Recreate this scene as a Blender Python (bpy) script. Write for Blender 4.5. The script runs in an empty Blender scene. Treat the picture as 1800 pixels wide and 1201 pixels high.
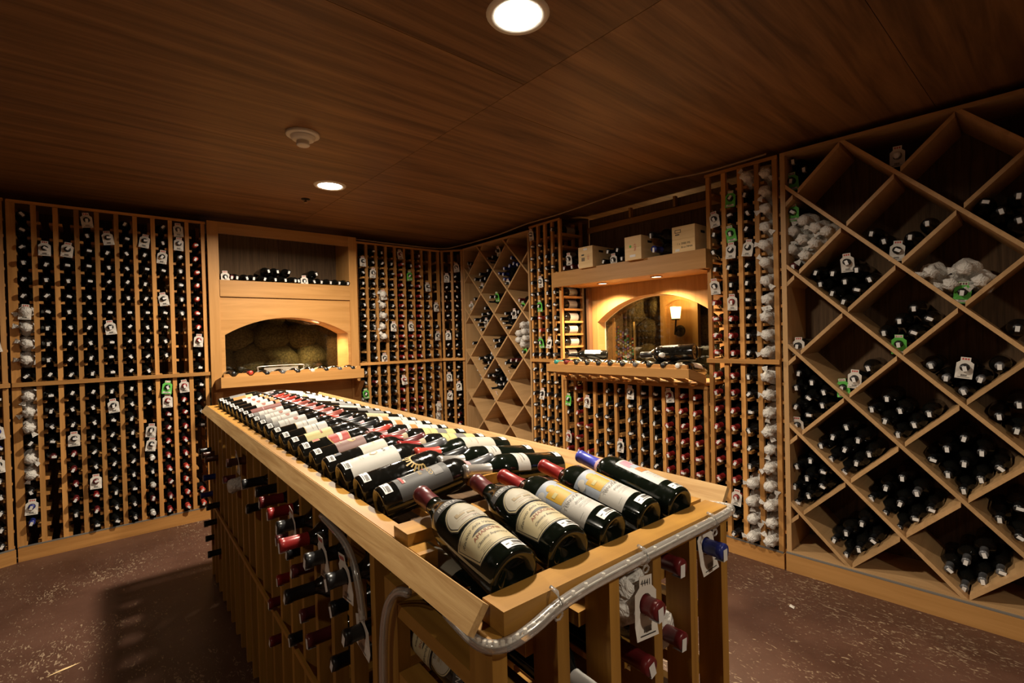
import bpy, math, random, sys
from mathutils import Matrix, Vector
random.seed(7)
R_ = math.radians
scene = bpy.context.scene
C = scene.collection

# ------------------------------------------------------------------ camera
F = 850.0; CAMH = 1.31
yaw, pit, rol = R_(40.5), R_(-0.62), R_(1.45)
fw = Vector((math.sin(yaw)*math.cos(pit), math.cos(yaw)*math.cos(pit), math.sin(pit)))
r0 = Vector((math.cos(yaw), -math.sin(yaw), 0)); u0 = r0.cross(fw)
cR = r0*math.cos(rol) - u0*math.sin(rol)
cU = r0*math.sin(rol) + u0*math.cos(rol)
cam_d = bpy.data.cameras.new('camera'); cam = bpy.data.objects.new('camera', cam_d); C.objects.link(cam)
cam_d.sensor_width = 36; cam_d.lens = F/1800*36; cam_d.clip_start = 0.02
M = Matrix.Identity(4)
for i in range(3):
    M[i][0] = cR[i]; M[i][1] = cU[i]; M[i][2] = -fw[i]
M[2][3] = CAMH
cam.matrix_world = M
scene.camera = cam
CO = Vector((0, 0, CAMH))

def ray(x, y): return fw + cR*((x-900)/F) + cU*((600.5-y)/F)
def at_plane(x, y, p, n):
    r = ray(x, y); p = Vector(p); n = Vector(n)
    return CO + r*(((p-CO).dot(n))/r.dot(n))
def proj(p):
    d = Vector(p)-CO; z = d.dot(fw)
    return (900+F*d.dot(cR)/z, 600.5-F*d.dot(cU)/z, z)

# ------------------------------------------------------------------ world and light
w = bpy.data.worlds.new('world'); scene.world = w; w.use_nodes = True
w.node_tree.nodes['Background'].inputs[0].default_value = (0.012, 0.009, 0.007, 1)
w.node_tree.nodes['Background'].inputs[1].default_value = 1.0
scene.view_settings.view_transform = 'Standard'
scene.view_settings.look = 'None'
scene.view_settings.gamma = 1.0
scene.view_settings.exposure = 0.40
scene.view_settings.use_curve_mapping = False
WARM = (1.0, 0.87, 0.69)
DOWN_W = [30.0, 55.0, 14.0, 5.5]        # ceiling downlights, the last an added fill for the island side
PUCK_W = 16.0         # small cabinet spot
DOWNLIGHTS = [(1.006, 1.111), (1.145, 3.086), (0.9, -0.95), (-1.25, 0.4)]
CEIL = 2.30

# ------------------------------------------------------------------ materials
MATS = {}
def new_mat(name):
    m = bpy.data.materials.new(name); m.use_nodes = True
    nt = m.node_tree; b = nt.nodes['Principled BSDF']
    return m, nt, b
def plain(name, col, rough=0.5, metal=0.0, spec=0.5, emit=None, estr=0.0, coat=0.0):
    if name in MATS: return MATS[name]
    m, nt, b = new_mat(name)
    b.inputs['Base Color'].default_value = (*col, 1); b.inputs['Roughness'].default_value = rough
    b.inputs['Metallic'].default_value = metal; b.inputs['Specular IOR Level'].default_value = spec
    b.inputs['Coat Weight'].default_value = coat
    if emit:
        b.inputs['Emission Color'].default_value = (*emit, 1); b.inputs['Emission Strength'].default_value = estr
    MATS[name] = m
    return m
def L(nt, a, b): nt.links.new(a, b)
def wood(name, c1, c2, axis, scale=1.0, rough=0.45, rand=0.25, streak=26.0, along=1.6, bump=0.08):
    key = f'{name}_{"xyz"[axis]}'
    if key in MATS: return MATS[key]
    m, nt, b = new_mat(key); N = nt.nodes
    tc = N.new('ShaderNodeTexCoord'); oi = N.new('ShaderNodeObjectInfo')
    mul = N.new('ShaderNodeVectorMath'); mul.operation = 'MULTIPLY_ADD'
    cmb = N.new('ShaderNodeCombineXYZ')
    for i in range(3): L(nt, oi.outputs['Random'], cmb.inputs[i])
    L(nt, cmb.outputs[0], mul.inputs[0]); mul.inputs[1].default_value = (37.0, 91.0, 53.0)
    L(nt, tc.outputs['Object'], mul.inputs[2])
    mp = N.new('ShaderNodeMapping'); L(nt, mul.outputs[0], mp.inputs['Vector'])
    s = [streak*scale]*3; s[axis] = along*scale
    mp.inputs['Scale'].default_value = s
    nz = N.new('ShaderNodeTexNoise'); nz.inputs['Scale'].default_value = 1.0
    nz.inputs['Detail'].default_value = 6; nz.inputs['Roughness'].default_value = 0.65; nz.inputs['Distortion'].default_value = 0.6
    L(nt, mp.outputs[0], nz.inputs['Vector'])
    rp = N.new('ShaderNodeValToRGB'); rp.color_ramp.elements[0].position = 0.32; rp.color_ramp.elements[1].position = 0.68
    rp.color_ramp.elements[0].color = (*c1, 1); rp.color_ramp.elements[1].color = (*c2, 1)
    L(nt, nz.outputs['Fac'], rp.inputs[0])
    hs = N.new('ShaderNodeHueSaturation'); L(nt, rp.outputs[0], hs.inputs['Color'])
    mr = N.new('ShaderNodeMapRange'); mr.inputs['To Min'].default_value = 1-rand; mr.inputs['To Max'].default_value = 1+rand
    L(nt, oi.outputs['Random'], mr.inputs['Value']); L(nt, mr.outputs[0], hs.inputs['Value'])
    L(nt, hs.outputs[0], b.inputs['Base Color'])
    b.inputs['Roughness'].default_value = rough; b.inputs['Specular IOR Level'].default_value = 0.22
    if bump:
        bp = N.new('ShaderNodeBump'); bp.inputs['Strength'].default_value = bump; bp.inputs['Distance'].default_value = 0.004
        L(nt, nz.outputs['Fac'], bp.inputs['Height']); L(nt, bp.outputs[0], b.inputs['Normal'])
    MATS[key] = m
    return m
def red(ax): return wood('redwood', (0.39, 0.183, 0.052), (0.58, 0.290, 0.088), ax)           # wall racks
def oak(ax): return wood('oak', (0.385, 0.190, 0.056), (0.50, 0.260, 0.086), ax, rand=0.10)     # cabinet fronts
def ply(ax): return wood('bin_plywood', (0.42, 0.250, 0.110), (0.55, 0.335, 0.155), ax, rand=0.12)
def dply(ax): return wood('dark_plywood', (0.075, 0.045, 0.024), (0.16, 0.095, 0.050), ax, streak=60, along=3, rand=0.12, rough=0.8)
def pine(ax): return wood('pine', (0.37, 0.205, 0.075), (0.58, 0.375, 0.165), ax, streak=70, along=3.5, rand=0.05)
def crate(ax): return wood('crate_pine', (0.68, 0.46, 0.21), (0.80, 0.57, 0.29), ax, rand=0.06)
def isl_w(ax): return wood('island_redwood', (0.28, 0.132, 0.024), (0.42, 0.215, 0.042), ax, rand=0.16)

def glass_dark(name, col):
    if name in MATS: return MATS[name]
    m, nt, b = new_mat(name); N = nt.nodes
    b.inputs['Base Color'].default_value = (*col, 1)
    b.inputs['Specular IOR Level'].default_value = 0.55
    tc = N.new('ShaderNodeTexCoord'); nz = N.new('ShaderNodeTexNoise'); nz.inputs['Scale'].default_value = 60; nz.inputs['Detail'].default_value = 5
    L(nt, tc.outputs['Object'], nz.inputs['Vector'])
    mr = N.new('ShaderNodeMapRange'); mr.inputs['From Min'].default_value = 0.45; mr.inputs['From Max'].default_value = 0.75
    mr.inputs['To Min'].default_value = 0.06; mr.inputs['To Max'].default_value = 0.30
    L(nt, nz.outputs['Fac'], mr.inputs['Value']); L(nt, mr.outputs[0], b.inputs['Roughness'])
    MATS[name] = m
    return m
GLASS = glass_dark('bottle_glass', (0.006, 0.006, 0.005))
GREEN = glass_dark('bottle_glass_green', (0.004, 0.0065, 0.004))
BROWN = glass_dark('bottle_glass_brown', (0.013, 0.006, 0.004))

CAPS = {'black': (0.012, 0.012, 0.013), 'grey': (0.10, 0.10, 0.105), 'dark red': (0.13, 0.012, 0.014), 'red': (0.25, 0.016, 0.015),
        'maroon': (0.10, 0.018, 0.020), 'white': (0.62, 0.60, 0.56), 'blue': (0.020, 0.032, 0.20), 'brown': (0.075, 0.028, 0.020),
        'silver': (0.62, 0.60, 0.57), 'mauve': (0.19, 0.085, 0.080), 'orange red': (0.50, 0.055, 0.035), 'green': (0.03, 0.12, 0.04),
        'gold': (0.5, 0.36, 0.12), 'rose': (0.40, 0.10, 0.075), 'indigo': (0.05, 0.06, 0.38), 'teal': (0.02, 0.22, 0.22)}
def cap(c): return plain('capsule_'+c.replace(' ', '_'), CAPS[c], 0.32, 0.75 if c == 'silver' else 0.1, 0.5)
STICK = plain('sticker_white', (0.72, 0.70, 0.67), 0.5)
PAPER = plain('tag_paper', (0.66, 0.61, 0.54), 0.7)
GRNTAG = plain('tag_green', (0.10, 0.46, 0.06), 0.6)
INK = plain('ink_black', (0.025, 0.022, 0.020), 0.6)
INKR = plain('ink_red', (0.48, 0.05, 0.035), 0.6)
def tissue():
    if 'tissue' in MATS: return MATS['tissue']
    m, nt, b = new_mat('tissue'); b.inputs['Base Color'].default_value = (0.70, 0.665, 0.61, 1); b.inputs['Roughness'].default_value = 0.55
    N = nt.nodes; tc = N.new('ShaderNodeTexCoord'); nz = N.new('ShaderNodeTexNoise'); nz.inputs['Scale'].default_value = 45; nz.inputs['Detail'].default_value = 4; nz.inputs['Distortion'].default_value = 1.5
    bp = N.new('ShaderNodeBump'); bp.inputs['Strength'].default_value = 0.9; bp.inputs['Distance'].default_value = 0.012
    L(nt, tc.outputs['Object'], nz.inputs['Vector']); L(nt, nz.outputs['Fac'], bp.inputs['Height']); L(nt, bp.outputs[0], b.inputs['Normal'])
    MATS['tissue'] = m; return m
TISSUE = tissue()
IRON = plain('black_iron', (0.015, 0.013, 0.012), 0.45, 0.8)
WHITEP = plain('white_plastic', (0.72, 0.68, 0.60), 0.4)

def ceiling_mat():
    m = wood('ceiling_plywood', (0.100, 0.048, 0.020), (0.290, 0.148, 0.060), 0, scale=0.8, rough=0.42, rand=0.10, streak=20, along=1.1, bump=0.05)
    return m
def floor_mat():
    m, nt, b = new_mat('painted_concrete'); N = nt.nodes
    tc = N.new('ShaderNodeTexCoord')
    n1 = N.new('ShaderNodeTexNoise'); n1.inputs['Scale'].default_value = 2.2; n1.inputs['Detail'].default_value = 7; n1.inputs['Roughness'].default_value = 0.65
    L(nt, tc.outputs['Object'], n1.inputs['Vector'])
    rp = N.new('ShaderNodeValToRGB'); e = rp.color_ramp.elements
    e[0].position = 0.30; e[0].color = (0.055, 0.023, 0.014, 1); e[1].position = 0.72; e[1].color = (0.115, 0.056, 0.038, 1)
    L(nt, n1.outputs['Fac'], rp.inputs[0])
    mp = N.new('ShaderNodeMapping'); mp.inputs['Rotation'].default_value = (0, 0, 0.5); mp.inputs['Scale'].default_value = (1.0, 0.42, 1.0)
    L(nt, tc.outputs['Object'], mp.inputs['Vector'])
    n2 = N.new('ShaderNodeTexNoise'); n2.inputs['Scale'].default_value = 70; n2.inputs['Detail'].default_value = 5; n2.inputs['Distortion'].default_value = 1.6
    L(nt, mp.outputs[0], n2.inputs['Vector'])
    n3 = N.new('ShaderNodeTexNoise'); n3.inputs['Scale'].default_value = 1.3; n3.inputs['Detail'].default_value = 3
    L(nt, tc.outputs['Object'], n3.inputs['Vector'])
    ad = N.new('ShaderNodeMath'); ad.operation = 'MULTIPLY_ADD'; ad.inputs[1].default_value = 0.55
    L(nt, n3.outputs['Fac'], ad.inputs[0]); L(nt, n2.outputs['Fac'], ad.inputs[2])
    r2 = N.new('ShaderNodeValToRGB'); r2.color_ramp.elements[0].position = 0.895; r2.color_ramp.elements[1].position = 0.955
    L(nt, ad.outputs[0], r2.inputs[0])
    mx = N.new('ShaderNodeMix'); mx.data_type = 'RGBA'
    L(nt, r2.outputs[0], mx.inputs['Factor']); L(nt, rp.outputs[0], mx.inputs['A']); mx.inputs['B'].default_value = (0.30, 0.215, 0.14, 1)
    L(nt, mx.outputs['Result'], b.inputs['Base Color'])
    b.inputs['Roughness'].default_value = 0.42; b.inputs['Specular IOR Level'].default_value = 0.4
    bp = N.new('ShaderNodeBump'); bp.inputs['Strength'].default_value = 0.12; bp.inputs['Distance'].default_value = 0.01
    L(nt, n1.outputs['Fac'], bp.inputs['Height']); L(nt, bp.outputs[0], b.inputs['Normal'])
    return m
def stone_mat():
    if 'fieldstone' in MATS: return MATS['fieldstone']
    m, nt, b = new_mat('fieldstone'); N = nt.nodes
    tc = N.new('ShaderNodeTexCoord'); n1 = N.new('ShaderNodeTexNoise'); n1.inputs['Scale'].default_value = 9; n1.inputs['Detail'].default_value = 8
    L(nt, tc.outputs['Object'], n1.inputs['Vector'])
    rp = N.new('ShaderNodeValToRGB'); e = rp.color_ramp.elements
    e[0].position = 0.3; e[0].color = (0.10, 0.065, 0.026, 1); e[1].position = 0.7; e[1].color = (0.33, 0.24, 0.11, 1)
    L(nt, n1.outputs['Fac'], rp.inputs[0])
    oi = N.new('ShaderNodeObjectInfo'); hs = N.new('ShaderNodeHueSaturation'); mr = N.new('ShaderNodeMapRange')
    mr.inputs['To Min'].default_value = 0.6; mr.inputs['To Max'].default_value = 1.3
    L(nt, oi.outputs['Random'], mr.inputs['Value']); L(nt, mr.outputs[0], hs.inputs['Value']); L(nt, rp.outputs[0], hs.inputs['Color'])
    L(nt, hs.outputs[0], b.inputs['Base Color']); b.inputs['Roughness'].default_value = 0.8
    bp = N.new('ShaderNodeBump'); bp.inputs['Strength'].default_value = 0.5; bp.inputs['Distance'].default_value = 0.02
    L(nt, n1.outputs['Fac'], bp.inputs['Height']); L(nt, bp.outputs[0], b.inputs['Normal'])
    MATS['fieldstone'] = m; return m
def pane_mat():
    m, nt, b = new_mat('window_glass'); N = nt.nodes
    nt.nodes.remove(b); out = [n for n in N if n.type == 'OUTPUT_MATERIAL'][0]
    tr = N.new('ShaderNodeBsdfTransparent'); tr.inputs[0].default_value = (0.86, 0.88, 0.80, 1)
    gl = N.new('ShaderNodeBsdfGlossy'); gl.inputs['Roughness'].default_value = 0.03
    fr = N.new('ShaderNodeFresnel'); fr.inputs[0].default_value = 1.52
    mx = N.new('ShaderNodeMixShader'); L(nt, fr.outputs[0], mx.inputs[0]); L(nt, tr.outputs[0], mx.inputs[1]); L(nt, gl.outputs[0], mx.inputs[2])
    L(nt, mx.outputs[0], out.inputs[0]); return m
PANE = pane_mat()
def tube_mat():
    m, nt, b = new_mat('clear_pvc'); N = nt.nodes
    nt.nodes.remove(b); out = [n for n in N if n.type == 'OUTPUT_MATERIAL'][0]
    tr = N.new('ShaderNodeBsdfTransparent'); tr.inputs[0].default_value = (0.97, 0.96, 0.94, 1)
    gl = N.new('ShaderNodeBsdfGlossy'); gl.inputs['Roughness'].default_value = 0.12
    df = N.new('ShaderNodeBsdfDiffuse'); df.inputs[0].default_value = (0.80, 0.78, 0.74, 1)
    lw = N.new('ShaderNodeLayerWeight'); lw.inputs[0].default_value = 0.45
    mx = N.new('ShaderNodeMixShader'); L(nt, lw.outputs['Facing'], mx.inputs[0]); L(nt, tr.outputs[0], mx.inputs[1]); L(nt, gl.outputs[0], mx.inputs[2])
    m2 = N.new('ShaderNodeMixShader'); m2.inputs[0].default_value = 0.16; L(nt, mx.outputs[0], m2.inputs[1]); L(nt, df.outputs[0], m2.inputs[2])
    L(nt, m2.outputs[0], out.inputs[0]); return m
TUBE = tube_mat()

# ------------------------------------------------------------------ mesh helpers
def mesh(name, verts, faces, mats, idx=None, smooth=False):
    me = bpy.data.meshes.new(name); me.from_pydata(verts, [], faces)
    for m in (mats if isinstance(mats, (list, tuple)) else [mats]): me.materials.append(m)
    if idx: me.polygons.foreach_set('material_index', idx)
    if smooth: me.polygons.foreach_set('use_smooth', [True]*len(faces))
    me.update(); return me
def obj(name, me, parent=None, mat4=None, loc=None):
    o = bpy.data.objects.new(name, me); C.objects.link(o)
    if parent: o.parent = parent
    if mat4 is not None: o.matrix_basis = mat4
    elif loc is not None: o.location = loc
    return o
def empty(name, mat4=None):
    o = bpy.data.objects.new(name, None); C.objects.link(o); o.empty_display_size = 0.05
    if mat4 is not None: o.matrix_basis = mat4
    return o
def tag(o, label, cat, group=None, kind=None):
    o['label'] = label; o['category'] = cat
    if group: o['group'] = group
    if kind: o['kind'] = kind
    return o
BOXF = [(0, 3, 2, 1), (4, 5, 6, 7), (0, 1, 5, 4), (1, 2, 6, 5), (2, 3, 7, 6), (3, 0, 4, 7)]
def box_vf(sx, sy, sz, c=(0, 0, 0)):
    x, y, z = sx/2, sy/2, sz/2
    v = [(-x, -y, -z), (x, -y, -z), (x, y, -z), (-x, y, -z), (-x, -y, z), (x, -y, z), (x, y, z), (-x, y, z)]
    return [(a+c[0], b+c[1], d+c[2]) for a, b, d in v], BOXF
_bc = {}
def boxm(sx, sy, sz, m):
    k = (round(sx, 4), round(sy, 4), round(sz, 4), m.name)
    if k not in _bc:
        v, f = box_vf(sx, sy, sz); _bc[k] = mesh('board', v, f, m)
    return _bc[k]
def box(name, parent, x0, x1, y0, y1, z0, z1, m, rot=None):
    o = obj(name, boxm(x1-x0, y1-y0, z1-z0, m), parent, loc=((x0+x1)/2, (y0+y1)/2, (z0+z1)/2))
    if rot: o.rotation_euler = rot
    return o
class MB:
    def __init__(s): s.v = []; s.f = []; s.i = []
    def add(s, v, f, mi=0):
        n = len(s.v); s.v += [tuple(p) for p in v]; s.f += [tuple(a+n for a in q) for q in f]; s.i += [mi]*len(f)
    def box(s, x0, x1, y0, y1, z0, z1, mi=0):
        v, f = box_vf(x1-x0, y1-y0, z1-z0, ((x0+x1)/2, (y0+y1)/2, (z0+z1)/2)); s.add(v, f, mi)
    def build(s, name, mats, smooth=False): return mesh(name, s.v, s.f, mats, s.i, smooth)
def lathe(prof, seg, close=True):
    v, f = [], []; n = len(prof)
    for z, r in prof:
        for k in range(seg):
            a = 2*math.pi*k/seg; v.append((r*math.sin(a), -r*math.cos(a), z))
    for i in range(n-1):
        for k in range(seg):
            k2 = (k+1) % seg; f.append((i*seg+k, i*seg+k2, (i+1)*seg+k2, (i+1)*seg+k))
    return v, f
def tube_vf(pts, rad, seg=8, caps=True):
    v, f = [], []; P = [Vector(p) for p in pts]; up = Vector((0.13, 0.21, 0.97))
    for i, p in enumerate(P):
        t = (P[min(i+1, len(P)-1)]-P[max(i-1, 0)]).normalized()
        a = t.cross(up)
        if a.length < 1e-3: a = t.cross(Vector((1, 0, 0)))
        a.normalize(); b = t.cross(a)
        r = rad[i] if isinstance(rad, (list, tuple)) else rad
        for k in range(seg):
            q = 2*math.pi*k/seg; v.append(tuple(p+a*(r*math.cos(q))+b*(r*math.sin(q))))
    for i in range(len(P)-1):
        for k in range(seg):
            k2 = (k+1) % seg; f.append((i*seg+k, i*seg+k2, (i+1)*seg+k2, (i+1)*seg+k))
    if caps:
        f.append(tuple(range(seg-1, -1, -1))); f.append(tuple((len(P)-1)*seg+k for k in range(seg)))
    return v, f
def smooth_path(pts, n=8):
    P = [Vector(p) for p in pts]; out = []
    for i in range(len(P)-1):
        p0, p1, p2, p3 = P[max(i-1, 0)], P[i], P[i+1], P[min(i+2, len(P)-1)]
        for k in range(n):
            t = k/n
            out.append(0.5*((2*p1)+(p2-p0)*t+(2*p0-5*p1+4*p2-p3)*t*t+(3*p1-p0-3*p2+p3)*t**3))
    out.append(P[-1]); return out
def prism(poly, y0, y1):
    """polygon in x,z extruded along y"""
    n = len(poly)
    v = [(x, y0, z) for x, z in poly]+[(x, y1, z) for x, z in poly]
    f = [tuple(range(n)), tuple(range(2*n-1, n-1, -1))]
    for k in range(n):
        k2 = (k+1) % n; f.append((k2, k, n+k, n+k2))
    return v, f

# ------------------------------------------------------------------ lettering (made first, while the scene is small)
TEXT = {}
def text_geo(s, size, shear=0.0):
    k = (s, size, shear)
    if k in TEXT: return TEXT[k]
    cu = bpy.data.curves.new('t', 'FONT'); cu.body = s; cu.size = size; cu.shear = shear; cu.resolution_u = 3
    cu.align_x = 'CENTER'; cu.align_y = 'CENTER'
    o = bpy.data.objects.new('t', cu); C.objects.link(o)
    dg = bpy.context.evaluated_depsgraph_get()
    me = bpy.data.meshes.new_from_object(o.evaluated_get(dg))
    g = ([(v.co.x, v.co.y) for v in me.vertices], [tuple(p.vertices) for p in me.polygons])
    bpy.data.objects.remove(o); bpy.data.curves.remove(cu); bpy.data.meshes.remove(me)
    TEXT[k] = g; return g
for a in [('BERTANI', 0.0150, 0), ('Recioto della Valpolicella', 0.0090, .3), ('AMARONE', 0.0105, 0), ('Classico Superiore', 0.0075, .3), ('1976', 0.0065, 0), ('1982', 0.0065, 0),
          ('TENUTA', 0.0105, 0), ('ROSSO', 0.0070, 0), ('4138', 0.016, 0), ('4441', 0.014, 0), ('OTTO', 0.009, 0), ('TTOP', 0.009, 0), ('1 x 3000 ML', 0.018, .1), ('Brut MMM', 0.017, .1),
          ('9659', 0.022, 0), ('MICO', 0.014, 0), ('BASI', 0.010, 0), ('ERO', 0.010, 0), ('TRI', 0.0100, 0), ('4221', 0.013, 0)]:
    text_geo(*a)

# ------------------------------------------------------------------ ordinals for labels
ORD = 'first second third fourth fifth sixth seventh eighth ninth tenth eleventh twelfth thirteenth fourteenth fifteenth sixteenth seventeenth eighteenth nineteenth twentieth twenty-first twenty-second twenty-third twenty-fourth'.split()

# ================================================================== room shell
HX0, HX1, HY0, HY1 = -2.2, 3.30, -2.0, 4.66
def shell():
    fm = floor_mat()
    v, f = box_vf(HX1-HX0+1.6, HY1-HY0+1.4, 0.1, ((HX0+HX1)/2+0.5, (HY0+HY1)/2+0.5, -0.05))
    o = obj('floor', mesh('floor', v, f, fm)); tag(o, 'worn red-brown painted concrete floor with pale scuffs', 'floor', kind='structure')
    wm = plain('wall_paint', (0.26, 0.15, 0.08), 0.8)
    # ceiling: slab with plywood panels below
    v, f = box_vf(HX1-HX0+1.6, HY1-HY0+1.4, 0.10, ((HX0+HX1)/2+0.5, (HY0+HY1)/2+0.5, CEIL+0.064))
    c = obj('ceiling', mesh('ceiling', v, f, plain('seam_dark', (0.012, 0.008, 0.005), 0.8)))
    tag(c, 'dark stained plywood ceiling with butted panels', 'ceiling', kind='structure')
    cm = ceiling_mat(); g = 0.0012
    xs = [1.30-2.44*2, 1.30-2.44, 1.30, 1.30+2.44]
    for i in range(3):
        y = -2.25 + (0.41 if i == 2 else 0)
        if i == 2: y = 1.63-1.22*4
        while y < 4.66:
            x0, x1 = max(xs[i], HX0), min(xs[i+1], HX1+0.9)
            box('plywood_panel', c, x0+g, x1-g, y+g, y+1.22-g, CEIL, CEIL+0.014, cm)
            y += 1.22
    def wall(name, x0, x1, y0, y1, lab, z0=0.0, z1=CEIL+0.01):
        v, f = box_vf(x1-x0, y1-y0, z1-z0, ((x0+x1)/2, (y0+y1)/2, (z0+z1)/2))
        tag(obj(name, mesh(name, v, f, wm)), lab, 'wall', kind='structure')
    wall('wall_far', HX0, 0.64, 4.59, 4.66, 'dark wall behind the tall bottle rack')
    wall('wall_far_corner', 1.80, 3.30, 4.66, 4.73, 'dark wall behind the corner bottle rack')
    wall('wall_right', 3.27, 3.34, -2.0, 1.42, 'dark wall behind the large diamond bins')
    wall('wall_right_corner', 3.22, 3.29, 2.72, 4.66, 'dark wall behind the small diamond bins')
    wall('wall_left', HX0-0.07, HX0, HY0, HY1, 'dark side wall of the cellar')
    wall('wall_back', HX0, HX1+0.6, HY0-0.07, HY0, 'dark wall closing the cellar')
shell()

# ================================================================== bottles
BORD = [(.020, .0), (.008, .020), (.0, .030), (.0012, .0350), (.006, .0375), (.185, .0375), (.199, .0360), (.211, .0300), (.220, .0215), (.231, .0158), (.245, .0143), (.287, .0143), (.288, .0152), (.297, .0152), (.30, .0140), (.30, .0)]
BURG = [(z, r*1.07) for z, r in [(.022, .0), (.008, .022), (.0, .032), (.0012, .0385), (.006, .0410), (.150, .0410), (.170, .0395), (.190, .0345), (.208, .0270), (.225, .0195), (.240, .0160), (.262, .0148), (.288, .0148), (.289, .0158), (.301, .0158), (.304, .0145), (.304, .0)]]
MAGN = [(z*1.22, r*1.38) for z, r in BORD]
def prof_r(prof, z):
    p = [q for q in prof[2:]]
    for (z0, ra), (z1, rb) in zip(p, p[1:]):
        if z0 <= z <= z1 and z1 > z0: return ra+(rb-ra)*(z-z0)/(z1-z0)
    return p[-1][1]
def split_prof(prof, zc):
    body = [q for q in prof if q[0] < zc]+[(zc, prof_r(prof, zc))]
    cp = [(zc, prof_r(prof, zc)+.0007)]+[(z+.0006, r+(.0007 if r > 0 else 0)) for z, r in prof if z > zc]
    return body, cp
def sticker_vf(prof, wdt=0.014, ln=0.020):
    """white price sticker folded over the end of the neck"""
    H = prof[-1][0]+.0016; r = prof[-3][1]+.0018; h = wdt/2
    v = [(-h, r*.35, H), (h, r*.35, H), (h, -r, H), (-h, -r, H), (h, -r-.0004, H-ln), (-h, -r-.0004, H-ln)]
    return v, [(0, 3, 2, 1), (3, 5, 4, 2)]
_rb = {}
def rack_bottle_mesh(capc, kind='bord', seg=14, glass=None, sticker=True, lab=False):
    k = (capc, kind, seg, sticker, lab)
    if k not in _rb:
        prof = {'bord': BORD, 'burg': BURG, 'magn': MAGN}[kind]; zc = prof[-1][0]*0.79
        b, c_ = split_prof(prof, zc); m = MB()
        m.add(*lathe(b, seg), 0); m.add(*lathe(c_, seg), 1); nf = len(m.f)
        if sticker: m.add(*sticker_vf(prof), 2)
        if lab: m.add(*lathe([(.065, .0382), (.16, .0382)], seg), 3)
        me = m.build('bottle', [glass or GLASS, cap(capc), STICK, plain('label_white', (0.53, 0.51, 0.465), 0.45)])
        me.polygons.foreach_set('use_smooth', [i < nf for i in range(len(m.f))]); _rb[k] = me
    return _rb[k]
_pm = {}
def bin_parts(capc, kind='bord', seg=18):
    k = (capc, kind)
    if k not in _pm:
        prof = {'bord': BORD, 'burg': BURG, 'magn': MAGN}[kind]; zc = prof[-1][0]*0.79
        b, c_ = split_prof(prof, zc)
        _pm[k] = (mesh('body', *lathe(b, seg), GLASS, smooth=True), mesh('capsule', *lathe(c_, seg), cap(capc), smooth=True),
                  mesh('price_sticker', *sticker_vf(prof), STICK))
    return _pm[k]
def tag_mesh(colm, number=None, w2=.029):
    """card hung on a bottle neck: local xy-plane, hole at the origin, bottom towards -y"""
    m = MB(); hr = .0175; n = 16
    out = [(-.017, .045), (.017, .045), (.017, .028), (w2, .018), (w2, -.050), (-w2, -.050), (-w2, .018), (-.017, .028)]
    ring = [(hr*math.cos(2*math.pi*k/n), hr*math.sin(2*math.pi*k/n)) for k in range(n)]
    def outer(a):
        d = (math.cos(a), math.sin(a)); best = 1e9
        for p, q in zip(out, out[1:]+out[:1]):
            ex, ey = q[0]-p[0], q[1]-p[1]; den = d[0]*ey-d[1]*ex
            if abs(den) < 1e-12: continue
            t = (p[0]*ey-p[1]*ex)/den; s = (p[0]*d[1]-p[1]*d[0])/den
            if t > 0 and -1e-6 <= s <= 1+1e-6: best = min(best, t)
        return (d[0]*best, d[1]*best)
    angs = sorted(set([round(2*math.pi*k/n, 5) for k in range(n)]+[round(math.atan2(y, x) % (2*math.pi), 5) for x, y in out]))
    k = len(angs); v = []
    for a in angs:
        o = outer(a); bend = .0
        v.append((hr*math.cos(a), hr*math.sin(a), 0)); v.append((o[0], o[1], bend+(.004 if o[1] < -.04 else 0)))
    top = len(v); v += [(x, y, z+.0007) for x, y, z in v]
    f = []
    for i in range(k):
        j = (i+1) % k
        f.append((2*i, 2*j, 2*j+1, 2*i+1)); f.append((top+2*i, top+2*i+1, top+2*j+1, top+2*j))
        f.append((2*i+1, 2*j+1, top+2*j+1, top+2*i+1))
    m.add(v, f, 0)
    zf = .0013
    def q(x0, x1, y0, y1, mi, zz=zf): m.add([(x0, y0, zz), (x1, y0, zz), (x1, y1, zz), (x0, y1, zz)], [(0, 1, 2, 3)], mi)
    if number:
        tv, tf = text_geo(number, .016 if number == '4138' else .014)
        m.add([(x, y+.034, zf) for x, y in tv], tf, 1)
    else:
        for i in range(3): q(-.012+.009*i, -.006+.009*i, .033, .041, 2)
    if colm is GRNTAG: q(-.022, .022, -.046, -.034, 3, .0042); q(-.015, .015, .031, .044, 3)
    for i in range(7): q(-.010+.003*i, -.0085+.003*i, -.040, -.031, 1, .0044)
    q(-.020, .020, -.0445, -.0425, 1, .0052)
    return m.build('hang_tag', [colm, INK, INKR, PAPER])
TAG_W = tag_mesh(PAPER); TAG_G = tag_mesh(GRNTAG); TAG_4138 = tag_mesh(PAPER, '4138', .034); TAG_4441 = tag_mesh(PAPER, '4441'); TAG_4221 = tag_mesh(PAPER, '4221')
TAGS = {'w': TAG_W, 'g': TAG_G, '4138': TAG_4138, '4441': TAG_4441, '4221': TAG_4221}
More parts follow.
